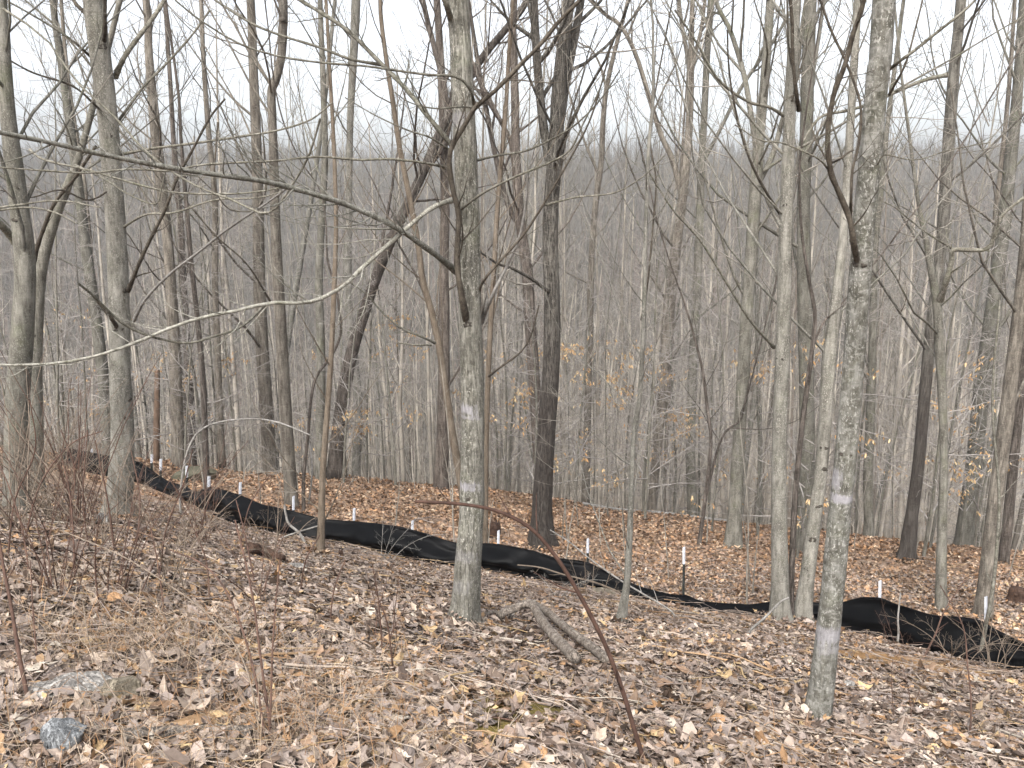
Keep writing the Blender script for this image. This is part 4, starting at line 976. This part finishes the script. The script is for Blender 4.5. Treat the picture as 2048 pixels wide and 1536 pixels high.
# leafless understory
for i in range(64):
    Y = r.uniform(13, 24); u = r.uniform(0, 2048)
    hh_, ww_ = r.uniform(3.5, 7.5), r.uniform(.03, .07); q_ = EYE + ray(u, 900) * Y / ray(u, 900)[1]
    beech(("tall " if hh_ > 5.5 else "low ") + ("thin" if ww_ < .05 else "sturdy") + (" nearer" if Y < 18.5 else " farther") + " leafless sapling " + between(q_[0], Y, float(q_[2])), u, 900, Y, hh_, ww_, r, 0, group="leafless understory saplings beyond the fence")
# thin whips just around the fence
for i in range(46):
    for _ in range(30):
        x0 = r.uniform(-8, 7); y0 = r.uniform(7, 16)
        if 9.2 < qof(x0, y0) < 15: break
    z0 = float(ground_z(x0, y0)); b = np.array([x0, y0, z0]); H = r.uniform(.7, 2.8)
    P = [b - [0, 0, .05]]; dv = np.array([r.normal(0, .08), r.normal(0, .08), 1.0])
    for k in range(6):
        dv = dv + np.append(r.normal(0, .05, 2), 0); P.append(P[-1] + dv / np.linalg.norm(dv) * H / 6)
    P = catmull(np.array(P), 12); R = np.linspace(r.uniform(.006, .013), .003, 12)
    root = thing("seedling", ("knee-high" if H < 1.2 else "waist-high" if H < 2 else "head-high") + " seedling whip beyond the fence " + between(x0, y0, z0 + H / 2), "seedling", tuple(b), "seedling whips beyond the fence")
    mb = MB(); mb.tube(P, R, 5)
    mb.build("stem", M['twig'], root, b); mb = MB()
    P1, R1 = grow(P, R, r, 7, .3, .98, .25, 50, .04, .1, 5, .6, .002, .5); mb.tube(P1, R1, 3)
    mb.build("crown", M['twig'], root, b)

# forest in the ravine: copies of eight trees
def proto_tree(r, H, rad, mat, n1, t0):
    root = thing("forest_tree", "tall slim bare tree, one of the many crowding the ravine behind the nearer trunks", "tree", (0, 0, 0), "bare trees crowding the ravine")
    P = [np.array([0, 0, -.4])]; dv = np.array([r.normal(0, .04), r.normal(0, .04), 1.0])
    for i in range(9):
        dv = dv * .9 + np.array([r.normal(0, .035), r.normal(0, .035), .1]); P.append(P[-1] + dv / np.linalg.norm(dv) * H / 9)
    P = catmull(np.array(P), 22); R = rad * np.linspace(1, .12, 22) ** .8; R[:2] *= 1.25
    mb = MB(); mb.tube(P, R, 8)
    trunk = mb.build("trunk", mat, root)
    mb = MB(); mbt = MB()
    P1, R1 = grow(P, R, r, n1, t0, .98, .26, 42, .10, .09, 8, .38, .014, 6.0); mb.tube(P1, R1, 4)
    P2, R2 = grow(P1, R1, r, 6, .15, .97, .42, 40, .06, .12, 5, .55, .008); mbt.tube(P2, R2, 3)
    P3, R3 = grow(P2, R2, r, 4, .1, .97, .45, 40, .05, .14, 4, .6, .005); mbt.tube(P3, R3, 3)
    mb.join(mbt).build("crown", [mat, M['twig']], root)
    return root
r = np.random.default_rng(5)
protos = []
for i in range(8):
    protos.append(proto_tree(r, r.uniform(17, 24), r.uniform(.07, .15), M[['polebark', 'polebark2', 'pale', 'brown', 'polebark', 'polebark2', 'polebark', 'brown'][i]], 16, r.uniform(.30, .48)))
NF = 290
spots = []
tries = 0
while len(spots) < NF and tries < 20000:
    tries += 1
    y0 = 18 + 62 * r.random() ** .95; x0 = r.uniform(-1, 1) * (.68 * y0 + 3)
    if qof(x0, y0) < 15.5: continue
    if any((x0 - a) ** 2 + (y0 - b) ** 2 < (1.1 if y0 < 30 else 2.0) for a, b, _ in spots): continue
    spots.append((x0, y0, float(ground_z(x0, y0))))
for i, (x0, y0, z0) in enumerate(spots):
    p = protos[i % 8]
    if i < 8: root = p
    else:
        root = p.copy(); COL.objects.link(root)
        for ch in p.children:
            c = ch.copy(); COL.objects.link(c); c.parent = root
    root.location = (x0, y0, z0)
    root.rotation_euler = (r.normal(0, .03), r.normal(0, .03), r.uniform(0, 6.28))
    s = r.uniform(.75, 1.1); wd0 = r.choice([.3, .45, .6, .9], p=[.36, .30, .22, .12]); wd = wd0 * (.75 if y0 < 30 else 1.0)
    root["label"] = {.3: "very thin ", .45: "thin ", .6: "middling ", .9: "stouter "}[float(wd0)] + ["light grey", "light brown", "pale", "brown", "grey", "tan", "light grey", "dark brown"][i % 8] + (" near" if y0 < 34 else " far" if y0 > 56 else "") + " ravine tree " + between(x0, y0, z0 + 6)
    # slender trees have slender crowns too
    hs = s * (.72 + .33 * min(1, wd)); root.scale = (wd * .5 + .3, wd * .5 + .3, hs)
    for ch in root.children:
        if ch.name.startswith('trunk'): ch.scale = (wd / (wd * .5 + .3),) * 2 + (1,)

# far wood on the opposite hillside: one mass
def far_wood(n, y0, y1, r, mb, nb, pw=.62):
    y = y0 + (y1 - y0) * r.random(n) ** pw; x = r.uniform(-1, 1, n) * (.70 * y + 10)
    z = ground_z(x, y); H = r.uniform(11, 19, n) * np.where(y > 205, .55, 1.0)
    st = np.stack([x, y, z], 1); tp = st + np.stack([r.normal(0, .7, n), r.normal(0, .7, n), H], 1)
    f = np.linspace(0, 1, 4)[None, :, None]
    P = st[:, None] * (1 - f) + tp[:, None] * f; P[:, 1:3] += r.normal(0, .18, (n, 2, 3))
    R = r.uniform(.07, .17, n)[:, None] * np.array([1, .8, .5, .2])[None]
    mb.tube(P, R, 3)
    P1, R1 = grow(P, R, r, nb, .3, .99, .24, 38, .16, .08, 4, .5, .02, 5); mb.tube(P1, R1, 3)
    P2, R2 = grow(P1, R1, r, 4, .1, .97, .5, 40, .08, .1, 2, .5, .014); mb.tube(P2, R2, 3)
r = np.random.default_rng(8)
mb = MB(); far_wood(1500, 55, 120, r, mb, 12, .8); far_wood(4000, 115, 225, r, mb, 10, .8); far_wood(5200, 215, 285, r, mb, 9, 1)
mp = MB()
n = 1700; y = 19 + 50 * r.random(n) ** .9; x = r.uniform(-1, 1, n) * (.70 * y + 3); kk = qof(x, y) > 17.5; x, y = x[kk], y[kk]; n = len(x)
z = ground_z(x, y); H = r.uniform(4, 15, n) * np.minimum(1, .55 + y / 60)
f = np.linspace(0, 1, 8)[None, :, None]; st = np.stack([x, y, z - .2], 1); tp = st + np.stack([r.normal(0, .5, n), r.normal(0, .5, n), H], 1)
P = st[:, None] * (1 - f) + tp[:, None] * f; P += np.cumsum(r.normal(0, .05, (n, 8, 3)) * [1, 1, 0], 1)
R = (r.uniform(.02, .075, n) * H / 10 + .012)[:, None] * np.linspace(1, .15, 8)[None]; mp.tube(P, R, 5)
P1, R1 = grow(P, R, r, 10, .22, .98, .22, 48, .08, .1, 6, .35, .006, 2.8); mp.tube(P1, R1, 3)
P2, R2 = grow(P1, R1, r, 5, .1, .97, .45, 42, .04, .12, 4, .6, .0045); mp.tube(P2, R2, 3)
tag(mp.build("pole_thicket", M['pole']), "countless slender leafless stems filling the ravine between the bigger trunks", "thicket", kind="stuff")
tag(mb.build("distant_forest", M['twig_far']), "leafless woodland covering the opposite hillside up to the skyline", "forest", kind="stuff")

# ------------------------------------------------------------------ brambles, canes, shrubs
GS = "bare shrubs and brambles on the near slope"
def shrub(label, u, v, n, H, spread, w, mat, r, twigs=4, name="bramble", base=None):
    b, d = G(u, v)
    root = thing(name, label, "shrub", tuple(b), GS)
    for k in range(n):
        a = r.uniform(0, 2 * math.pi); ln = H * r.uniform(.6, 1.15)
        s = b + np.array([r.normal(0, .05), r.normal(0, .05), -.03]); s[2] = float(ground_z(s[0], s[1])) - .03
        dv = np.array([math.cos(a) * spread * r.uniform(.2, 1), math.sin(a) * spread * r.uniform(.2, 1), 1.0]); P = [s]
        arch = r.uniform(.0, .22) * spread * 2
        for q in range(7):
            dv = dv / np.linalg.norm(dv); dv = dv + np.array([math.cos(a) * arch * .5, math.sin(a) * arch * .5, -arch * q * .12]) + r.normal(0, .05, 3)
            P.append(P[-1] + dv / np.linalg.norm(dv) * ln / 7)
        P = catmull(np.array(P), 16); R = np.linspace(w / 2, w * .2, 16) * r.uniform(.7, 1.2)
        mb = MB(); mb.tube(P, R, 5)
        if twigs:
            P1, R1 = grow(P, R, r, twigs, .25, .98, .22, 48, .05, .1, 6, .55, .0011, .5); mb.tube(P1, R1, 3)
            P2, R2 = grow(P1, R1, r, 3, .2, .95, .45, 42, .03, .12, 4, .7, .0009); mb.tube(P2, R2, 3)
        mb.build("stem", mat, root, b)
    return root
r = np.random.default_rng(31)
S = [("tangled thin brambles at the left edge below the broad pale trunk", 30, 1060, 9, 1.25, .7, .008, 'cane_tan', 6),
     ("grey brown bramble clump between the left edge and the thick left tree", 110, 1050, 10, 1.1, .6, .008, 'cane_tan', 6),
     ("upright dark red stems left of the thick left tree's foot", 160, 1060, 8, 1.3, .35, .009, 'cane', 5),
     ("tan arching brambles crossing the foot of the thick left tree", 215, 1090, 8, 1.0, .9, .007, 'cane_tan', 6),
     ("loose brambles right of the thick left tree's foot", 300, 1060, 7, 1.0, .8, .007, 'cane_tan', 6),
     ("thin shrub in front of the fence's left bend", 400, 1090, 6, .95, .6, .007, 'cane', 6),
     ("bare shrub with pale side twigs before the fence, below the kinked trunk", 545, 1130, 6, .9, .7, .007, 'cane_tan', 7),
     ("small whitish twiggy shrub before the fence, right of the thin tan sapling", 770, 1125, 5, .75, .8, .006, 'limb_white', 8),
     ("low twiggy shrub overlapping the fence right of the centre tree", 1180, 1215, 5, .8, .9, .006, 'cane_tan', 7),
     ("twiggy shrub leaning over the fence left of the kinked grey sapling", 1120, 1200, 4, .7, .9, .006, 'limb_white', 7),
     ("thin shrub before the fence below the right edge trunks", 1900, 1330, 6, .75, .8, .006, 'cane_tan', 6),
     ("greenish twiggy shrub at the right edge in front of the fence", 1990, 1345, 7, .8, .6, .006, 'cane_tan', 6),
     ("low shrub sprouting under the fence bulge right of the closest tree", 1790, 1300, 4, .55, .8, .005, 'cane', 5),
     ("sparse red canes on the lower left litter", 230, 1190, 6, .8, .5, .006, 'cane', 4),
     ("sparse thin stems left of the dry grass tufts", 100, 1200, 6, .9, .4, .006, 'cane', 4),
     ("sparse thin stems above the dry grass tufts", 330, 1200, 5, .8, .5, .006, 'cane_tan', 4),
     ("thin stems uphill of the dark stump pile", 520, 1210, 5, .7, .5, .006, 'cane', 4),
     ("thin upright stems left of the centre tree's foot", 780, 1290, 4, .55, .3, .005, 'cane', 3),
     ("thin leafless stems near the lower right corner", 1950, 1480, 4, .4, .6, .005, 'cane_tan', 4),
     ("low wiry shrub right of the closest tree's foot", 1800, 1440, 4, .4, .7, .004, 'cane', 4),
     ("dense bramble thicket behind the thick left tree", 150, 985, 12, 1.4, .8, .008, 'cane_tan', 7),
     ("dense bramble thicket at the far left by the fence's end", 60, 990, 12, 1.4, .8, .008, 'cane_tan', 7)]
for (lab, u, v, n, H, sp, w, m_, tw) in S: shrub(lab, u, v, int(n * (2.1 if u < 420 else 1.3)), H * (1.2 if u < 420 else 1), sp, w * 1.35, M[m_], r, tw + 2)

def cane(label, pts, dep, w0, w1, mat, r, tw=0, name="cane", cat="cane", k=7, n=40, group=GS, foot=True):
    D = np.linspace(dep[0], dep[1], len(pts)) if len(dep) == 2 else np.array(dep)
    P = np.array([W(u, v, d) for (u, v), d in zip(pts, D)])
    if foot:
        g = float(ground_z(P[0, 0], P[0, 1]))
        if P[0, 2] > g: P = np.vstack([[P[0] + (P[0] - P[1]) * .3 * 0 + np.array([0, 0, g - .03 - P[0, 2]])], P])
    C = catmull(P, n); R = np.linspace(w0, w1, n) / 2 * np.mean(D) / FPX
    mb = MB(); mb.tube(C, R, k)
    if tw:
        P1, R1 = grow(C, R, r, tw, .2, .98, .15, 45, .04, .08, 6, .5, .0009, .4); mb.tube(P1, R1, 4)
    return tag(mb.build(name, M[mat], None, tuple(C[0])), label, cat, group)
dF = G(1292, 1530)[1]
cane("long arching red brown bramble cane rising from the bottom edge, right of centre", A((1296, 1560), (1288, 1520), (1272, 1470), (1245, 1380), (1215, 1300), (1190, 1248), (1165, 1200), (1130, 1140), (1100, 1098), (1070, 1064), (1030, 1037), (980, 1018), (920, 1008), (870, 1005), (830, 1003)), (dF, dF - .3), 11, 6, 'cane_dark', r, 5)
gl = lambda pts: [G(u, v)[1] - .05 for (u, v) in pts]
f2 = A((700, 1482), (780, 1464), (850, 1450), (960, 1433), (1050, 1445), (1140, 1457), (1250, 1480), (1300, 1495), (1380, 1532), (1430, 1560))
cane("thin dark red cane sprawled over the moss patch near the bottom", f2, gl(f2), 4, 3, 'cane', r, 4, foot=False)
d5 = G(58, 1410)[1]
cane("thick dark red cane standing at the lower left edge", A((58, 1412), (50, 1370), (40, 1320), (30, 1260), (20, 1200), (8, 1140), (-5, 1060), (-15, 980)), (d5, d5 + .1), 9, 5, 'cane', r, 3)
d6 = G(545, 1492)[1]
cane("straight red cane in the lower left, tallest of its clump", A((545, 1494), (538, 1440), (530, 1380), (518, 1290), (508, 1210), (490, 1120), (470, 1040)), (d6, d6 + .2), 6, 3.5, 'cane', r, 5)
cane("red cane arching left out of the lower left clump", A((530, 1485), (522, 1420), (505, 1330), (478, 1240), (445, 1170), (400, 1125), (340, 1100)), (d6, d6 + .4), 5.5, 3, 'cane', r, 4)
cane("thin cane of the lower left clump leaning a little right", A((538, 1490), (542, 1400), (545, 1300), (552, 1200), (560, 1120)), (d6, d6 + .1), 5, 3, 'cane', r, 3)
cane("grey thin cane of the lower left clump bending left low", A((520, 1480), (505, 1380), (470, 1290), (400, 1215), (330, 1165), (240, 1110), (120, 1060)), (d6, d6 + 1.0), 3.5, 2.5, 'cane_tan', r, 4)
for st in (A((105, 1190), (98, 1120), (88, 1040)), A((150, 1165), (146, 1060), (138, 980), (120, 900)), A((60, 1160), (45, 1060), (20, 980), (0, 930)), A((75, 1330), (66, 1220), (60, 1120)),
           A((330, 1240), (318, 1140), (300, 1050)), A((320, 1150), (332, 1060), (368, 965), (385, 900)), A((480, 1092), (500, 1010), (540, 950)), A((600, 1190), (612, 1120), (640, 1070)),
           A((765, 1310), (758, 1210), (745, 1130)), A((787, 1345), (775, 1250), (750, 1180)), A((510, 1170), (490, 1070), (472, 1000)), A((230, 1110), (215, 1000), (190, 880)),
           A((270, 1110), (280, 1000), (262, 900)), A((180, 1110), (166, 1000), (175, 860)), A((130, 1070), (150, 950), (122, 860)), A((50, 1080), (80, 970), (140, 890), (205, 862)),
           A((15, 1120), (30, 1000), (70, 900), (60, 800)), A((200, 1230), (190, 1130), (198, 1030)), A((420, 1210), (412, 1120), (380, 1040)), A((660, 1250), (668, 1180), (690, 1120))):
    d = G(*st[0])[1]
    cane(("short" if st[0][1] - st[-1][1] < 130 else "tall") + (" left-leaning" if st[-1][0] < st[0][0] - 8 else " right-leaning" if st[-1][0] > st[0][0] + 8 else " straight") + " reddish shoot, " + ("uphill of" if st[0][1] > 1150 else "beside") + (" the left edge brambles" if st[0][0] < 100 else " the left bramble clump" if st[0][0] < 235 else " the thick left tree" if st[0][0] < 400 else " the fence below the kinked trunk" if st[0][0] < 560 else " the tan sapling" if st[0][0] < 700 else " the litter left of the centre tree"), st, (d, d + r.uniform(-.2, .3)), r.uniform(3.5, 5), 2, 'cane', r, 5, name="upright_shoot", cat="shoot", group="thin upright shoots on the left slope")
d7 = G(228, 1500)[1]
cane("pale thin stem crossing the rocks at lower left", A((300, 1540), (260, 1440), (210, 1360), (180, 1290), (165, 1200)), (d7, d7 + .3), 3, 2, 'cane_tan', r, 2)
d8 = G(1370, 1400)[1]
for (lab, pts, m_) in (("hairline upright stem right of the long arching cane", A((1940, 1475), (1942, 1400), (1935, 1330), (1925, 1250), (1880, 1170)), 'cane'),
                       ("thin dead stem before the fence's tall bulge", A((1845, 1320), (1870, 1270), (1890, 1220), (1930, 1160)), 'cane'),
                       ("slender grey stem before the fence near the right edge", A((1958, 1325), (1970, 1260), (1985, 1180), (1995, 1080), (1998, 980), (1985, 800), (2000, 600)), 'branch')):
    d = G(*pts[0])[1]; cane(lab, pts, (d, d + .1), 4 if m_ == 'cane' else 9, 2 if m_ == 'cane' else 4, m_, r, 5, name="stem", cat="stem")
d = G(1796, 1288)[1]
cane("bleached white stick standing upright against the fence bulge", A((1795, 1288), (1797, 1262), (1796, 1235), (1801, 1185)), (d, d), 5, 3, 'limb_white', r, 0, name="stick", cat="stick")
d = G(612, 1092)[1]
cane("crooked whitish stick leaning on the fence left of the tan sapling", A((613, 1093), (600, 1068), (578, 1048), (572, 1030), (568, 1010)), (d, d - .05), 6, 4, 'limb_white', r, 0, name="stick", cat="stick")
cane("long pale stick lying across the fence beside the crooked whitish one", A((520, 1100), (550, 1082), (590, 1066), (650, 1048)), (d + .1, d + .2), 4, 3, 'limb_white', r, 1, name="stick", cat="stick")
d = G(617, 1012)[1]
cane("pale thin vine hanging straight down left of the thin tan sapling", A((617, 1012), (624, 950), (622, 900), (615, 870), (618, 830)), (d, d), 4, 3, 'limb_white', r, 0, name="vine", cat="vine")
d = G(1400, 1262)[1]
cane("thin fallen branch propped against the twin trunks' foot", A((1500, 1262), (1530, 1235), (1560, 1205), (1578, 1195)), (d, d), 6, 4, 'limb_white', r, 1, name="stick", cat="stick")
g3 = A((1250, 1100), (1200, 1130), (1150, 1160), (1090, 1150), (1030, 1132))
cane("tan twig reaching left in front of the fence right of the centre tree", A((1240, 1185), (1190, 1165), (1130, 1150), (1080, 1135), (1035, 1130)), (8.2, 7.9), 4, 2.5, 'cane_tan', r, 5, name="stick", cat="stick", foot=False)
d = G(1340, 1290)[1]
cane("long thin branch slanting over the fence right of the kinked grey sapling", A((1345, 1225), (1290, 1190), (1240, 1160), (1180, 1118), (1140, 1085), (1100, 1060)), (7.6, 7.6), 4, 2.5, 'limb_white', r, 6, name="stick", cat="stick")
# arching sapling left of the kinked trunk
d = G(445, 985)[1] - .6
cane("arched whitish dead sapling bowing over the fence at left", A((360, 1000), (368, 930), (385, 880), (410, 855), (450, 842), (510, 838), (560, 846), (620, 870)), (10.5, 10.2), 5, 3, 'limb_white', r, 14, name="dead_sapling", cat="sapling")

# ------------------------------------------------------------------ logs, driftwood, sticks on the ground
def log(label, pts, w0, w1, mat, lift=.4, tw=0, name="log", cat="log", k=14, wob=.1, arch=None):
    P = []; ds = []
    for i, (u, v) in enumerate(pts):
        g, d = G(u, v); ds.append(d); wpx = w0 + (w1 - w0) * i / (len(pts) - 1)
        g = g.copy(); g[2] = float(ground_z(g[0], g[1])) + wpx / 2 * d / FPX * lift * 2 + (arch[i] if arch else 0); P.append(g)
    n = 26; C = catmull(np.array(P), n); R = np.linspace(w0, w1, n) / 2 * np.mean(ds) / FPX
    mb = MB(); mb.tube(C, R, k, cap=True, wob=wob)
    if tw:
        P1, R1 = grow(C, R, r, tw, .2, .98, .3, 40, .02, .1, 6, .4, .002, .6); mb.tube(P1, R1, 5)
    return tag(mb.build(name, M[mat], None, tuple(C[0])), label, cat, "dead wood lying on the slope")
log("thick weathered grey branch, elbow shaped, lying right of the centre tree's foot", A((998, 1252), (1030, 1250), (1062, 1256), (1085, 1285), (1115, 1312), (1150, 1338)), 18, 20, 'drift', .7, 0, arch=[.04, .09, .14, .11, .07, .03])
log("second weathered branch parallel to the elbow shaped one, splintered pinkish side", A((1072, 1240), (1100, 1262), (1140, 1292), (1180, 1318), (1215, 1340)), 15, 18, 'drift', .7, 0, arch=[.09, .09, .07, .05, .03])
log("thin split stick lying along the outer side of the two weathered branches", A((1085, 1238), (1125, 1262), (1170, 1296), (1225, 1325)), 6, 5, 'drift', .9, 2)
log("slim barkless stick between the two weathered branches", A((1060, 1262), (1095, 1300), (1125, 1335)), 7, 5, 'drift', .9, 0)
log("slim dead branch curving from the centre tree's foot to the elbow shaped branch", A((945, 1242), (975, 1238), (1005, 1240), (1030, 1250)), 6, 9, 'drift', .6, 0, arch=[0, .03, .04, .03])
log("short hollow stub tucked under the elbow shaped branch", A((1018, 1286), (1032, 1278), (1050, 1268)), 14, 15, 'rot', .6)
log("curved thin stick beneath the elbow shaped branch", A((1015, 1300), (1040, 1288), (1070, 1286), (1100, 1292)), 4, 4, 'drift', .6)
log("long straight pale log lying on the shelf beyond the fence, right of the furrowed trunk", A((1165, 996), (1240, 1004), (1320, 1014), (1400, 1024), (1462, 1031)), 8, 7, 'limb_white', .6, wob=.1)
log("long dead branch lying across the lower right corner", A((1600, 1458), (1685, 1460), (1764, 1471), (1843, 1496), (1906, 1512), (1995, 1534), (2060, 1550)), 5, 13, 'drift', .7, 3)
log("short dark stick pointing down from the closest tree's foot", A((1588, 1462), (1600, 1480), (1618, 1510)), 6, 5, 'drift', .6, name="stick", cat="stick")
log("thin curved branch with an upturned end in the lower right", A((1828, 1480), (1870, 1472), (1906, 1464), (1935, 1440), (1950, 1410), (1952, 1380)), 5, 3, 'drift', .6, 0, name="stick", cat="stick")
log("old grey branch lying in the litter left of the closest tree", A((1425, 1370), (1455, 1398), (1480, 1412), (1520, 1430)), 9, 7, 'drift', .6, 1)
log("slanting thin dead branch between the weathered branches and the twin trunks", A((1400, 1362), (1440, 1325), (1475, 1303), (1530, 1300)), 5, 4, 'drift', .6, 2, name="stick", cat="stick")
log("pale stick lying left edge above the tall dark red cane", A((0, 1123), (60, 1125), (130, 1124), (168, 1126)), 4, 9, 'limb_white', .6, 0, name="stick", cat="stick")
log("thin branch running down from the pale stick at left", A((168, 1130), (195, 1160), (235, 1185), (255, 1208)), 5, 7, 'drift', .6, 0, name="stick", cat="stick")
log("crumbling bark covered log at the bottom left beside the blue grey rock", A((245, 1492), (330, 1484), (420, 1478), (505, 1480)), 30, 24, 'drift', .7, 0, wob=.35)
log("dark rotten log pile uphill of the fence, left of the tan sapling", A((500, 1118), (530, 1122), (568, 1134)), 24, 16, 'rot', 1.0, 3, wob=.4)
log("long fallen grey branch beneath the brambles behind the thick left tree's foot", A((95, 1000), (150, 1008), (200, 1015)), 7, 6, 'drift', .6, 1)
log("thin branch across the litter between the grass tufts and the centre tree", A((560, 1190), (640, 1215), (720, 1240), (800, 1262)), 4, 3, 'drift', .6, 2, name="stick", cat="stick")
log("long thin stick in front of the centre tree's foot", A((730, 1245), (800, 1262), (860, 1270), (905, 1272)), 4, 3, 'limb_white', .6, 0, name="stick", cat="stick")
log("thin bent branch lying below the soil patch at right", A((1640, 1310), (1680, 1322), (1760, 1345), (1850, 1362), (1960, 1358)), 4, 3, 'drift', .6, 2, name="stick", cat="stick")

# stumps
def stump(label, u, v, w, h, mat):
    b, d = G(u, v); R0 = w / 2 * d / FPX; Hh = h * d / FPX
    mb = MB(); zz = np.array([-.1, .0, .35, .7, .92, 1.0]) * Hh; rr_ = np.array([1.3, 1.15, .95, .9, .82, .45]) * R0
    C = np.stack([b[0] + 0 * zz, b[1] + 0 * zz, b[2] + zz], 1); mb.tube(C, rr_, 14, cap=True, wob=.6)
    for k in range(5):
        a = k * 1.25; q = b + np.array([math.cos(a) * R0 * .7, math.sin(a) * R0 * .7, Hh * .7])
        mb.tube(np.array([q, q + [0, 0, Hh * r.uniform(.3, .55)]]), np.array([R0 * .3, R0 * .05]), 5)
    tag(mb.build("stump", M[mat], None, tuple(b)), label, "stump")
stump("dark rotten stump by the right edge beyond the fence", 2034, 1208, 36, 34, 'rot')
stump("small reddish broken stump between the centre tree and the furrowed trunk", 990, 1075, 22, 32, 'rot')
stump("tiny dark stub beside the tan sapling's foot", 682, 1118, 10, 18, 'rot')

# ------------------------------------------------------------------ rocks
ROCKS = []
def rock(label, u, v, wx, hz, mat, seed, dy=.7):
    b, d = G(u, v); r2 = np.random.default_rng(seed)
    import bmesh
    bm = bmesh.new(); bmesh.ops.create_icosphere(bm, subdivisions=5, radius=1)
    dirs = r2.normal(size=(11, 3)); dirs /= np.linalg.norm(dirs, axis=1, keepdims=True); offs = r2.uniform(.5, .88, 11)
    for vtx in bm.verts:
        p = np.array(vtx.co)
        for dn, of in zip(dirs, offs):
            t = p @ dn
            if t > of: p = p - dn * (t - of) * .92
        p = p * (1 + .10 * vnoise(p[0] * 2.5 + seed, p[1] * 2.5 + p[2] * 2) + .05 * vnoise(p[0] * 8 + seed, p[1] * 8 + p[2] * 6))
        vtx.co = (p[0] * wx / 2 * d / FPX * 1.25, p[1] * wx / 2 * d / FPX * dy * 1.25, p[2] * hz / 2 * d / FPX * 1.6)
    me = bpy.data.meshes.new("rock"); bm.to_mesh(me); bm.free()
    me.polygons.foreach_set("use_smooth", np.full(len(me.polygons), True))
    me.materials.append(M[mat]); o = bpy.data.objects.new("rock", me); COL.objects.link(o)
    o.location = (b[0], b[1], b[2] + hz / 2 * d / FPX * .62)
    ROCKS.append((b[0], b[1], wx / 2 * d / FPX, hz * d / FPX)); o.rotation_euler = (0, 0, r2.uniform(-.4, .4))
    tag(o, label, "rock")
rock("rounded blue grey rock at the bottom left corner", 130, 1500, 88, 70, 'rock_blue', 1)
rock("flat pale grey slab behind the blue grey rock", 128, 1392, 150, 36, 'rock_pale', 2)
rock("tan blocky rock right of the flat pale slab", 240, 1405, 78, 52, 'rock_tan', 3)
rock("low pale rock half buried uphill of the fence, near the kinked grey sapling", 1205, 1192, 44, 14, 'rock_tan', 4)
rock("whitish flat stone left of the dark rotten log pile's right end", 585, 1142, 44, 14, 'rock_pale', 5)
rock("small whitish stone uphill of the fence below the tan sapling", 455, 1138, 30, 14, 'rock_pale', 6)
rock("greenish boulder half hidden beyond the fence's left bend", 385, 958, 80, 22, 'rock_moss', 7)
rock("grey stone beside the thick left tree's foot", 205, 1052, 40, 26, 'rock_pale', 8)
rock("white lump of quartz right of the closest tree's lower trunk", 1697, 1385, 30, 24, 'rock_pale', 9)

# a few leaves fallen on and round the stones
mb = MB(); rk = np.random.default_rng(5)
for (x0, y0, w_, h_) in ROCKS:
    if y0 > 9: continue
    n = int(20 + 240 * w_); a = rk.uniform(0, 6.28, n); rad = w_ * rk.uniform(1.1, 1.6, n)
    scatter_leaves(mb, x0 + np.cos(a) * rad, y0 + np.sin(a) * rad * .75, rk.uniform(.018, .05, n), PAL_NEAR, PN, 'near', .06, .5, rk)
tag(mb.build("leaves_round_stones", M['leafcol'], smooth=False), "dead leaves heaped around the half buried stones", "leaves", kind="stuff")

# ------------------------------------------------------------------ air
HAZE = 0.0005
if HAZE:
    mb = MB(); x0, x1, y0, y1, z0, z1 = -460, 460, -40, 440, -45, 60
    V = [(x, y, z) for z in (z0, z1) for y in (y0, y1) for x in (x0, x1)]
    mb.add(V, [[0, 2, 3, 1], [4, 5, 7, 6], [0, 1, 5, 4], [2, 6, 7, 3], [0, 4, 6, 2], [1, 3, 7, 5]] and np.array([[0, 2, 3, 1], [4, 5, 7, 6], [0, 1, 5, 4], [2, 6, 7, 3], [0, 4, 6, 2], [1, 3, 7, 5]]))
    m = bpy.data.materials.new("haze_air"); m.use_nodes = True; nt = m.node_tree; nt.nodes.clear()
    out = nt.nodes.new("ShaderNodeOutputMaterial"); pv = nt.nodes.new("ShaderNodeVolumePrincipled")
    pv.inputs["Color"].default_value = (.86, .90, .97, 1); pv.inputs["Density"].default_value = HAZE
    nt.links.new(pv.outputs[0], out.inputs["Volume"])
    hz = mb.build("haze", m, smooth=False); hz["kind"] = "stuff"; hz["label"] = "thin pale air haze over the ravine and far hillside"
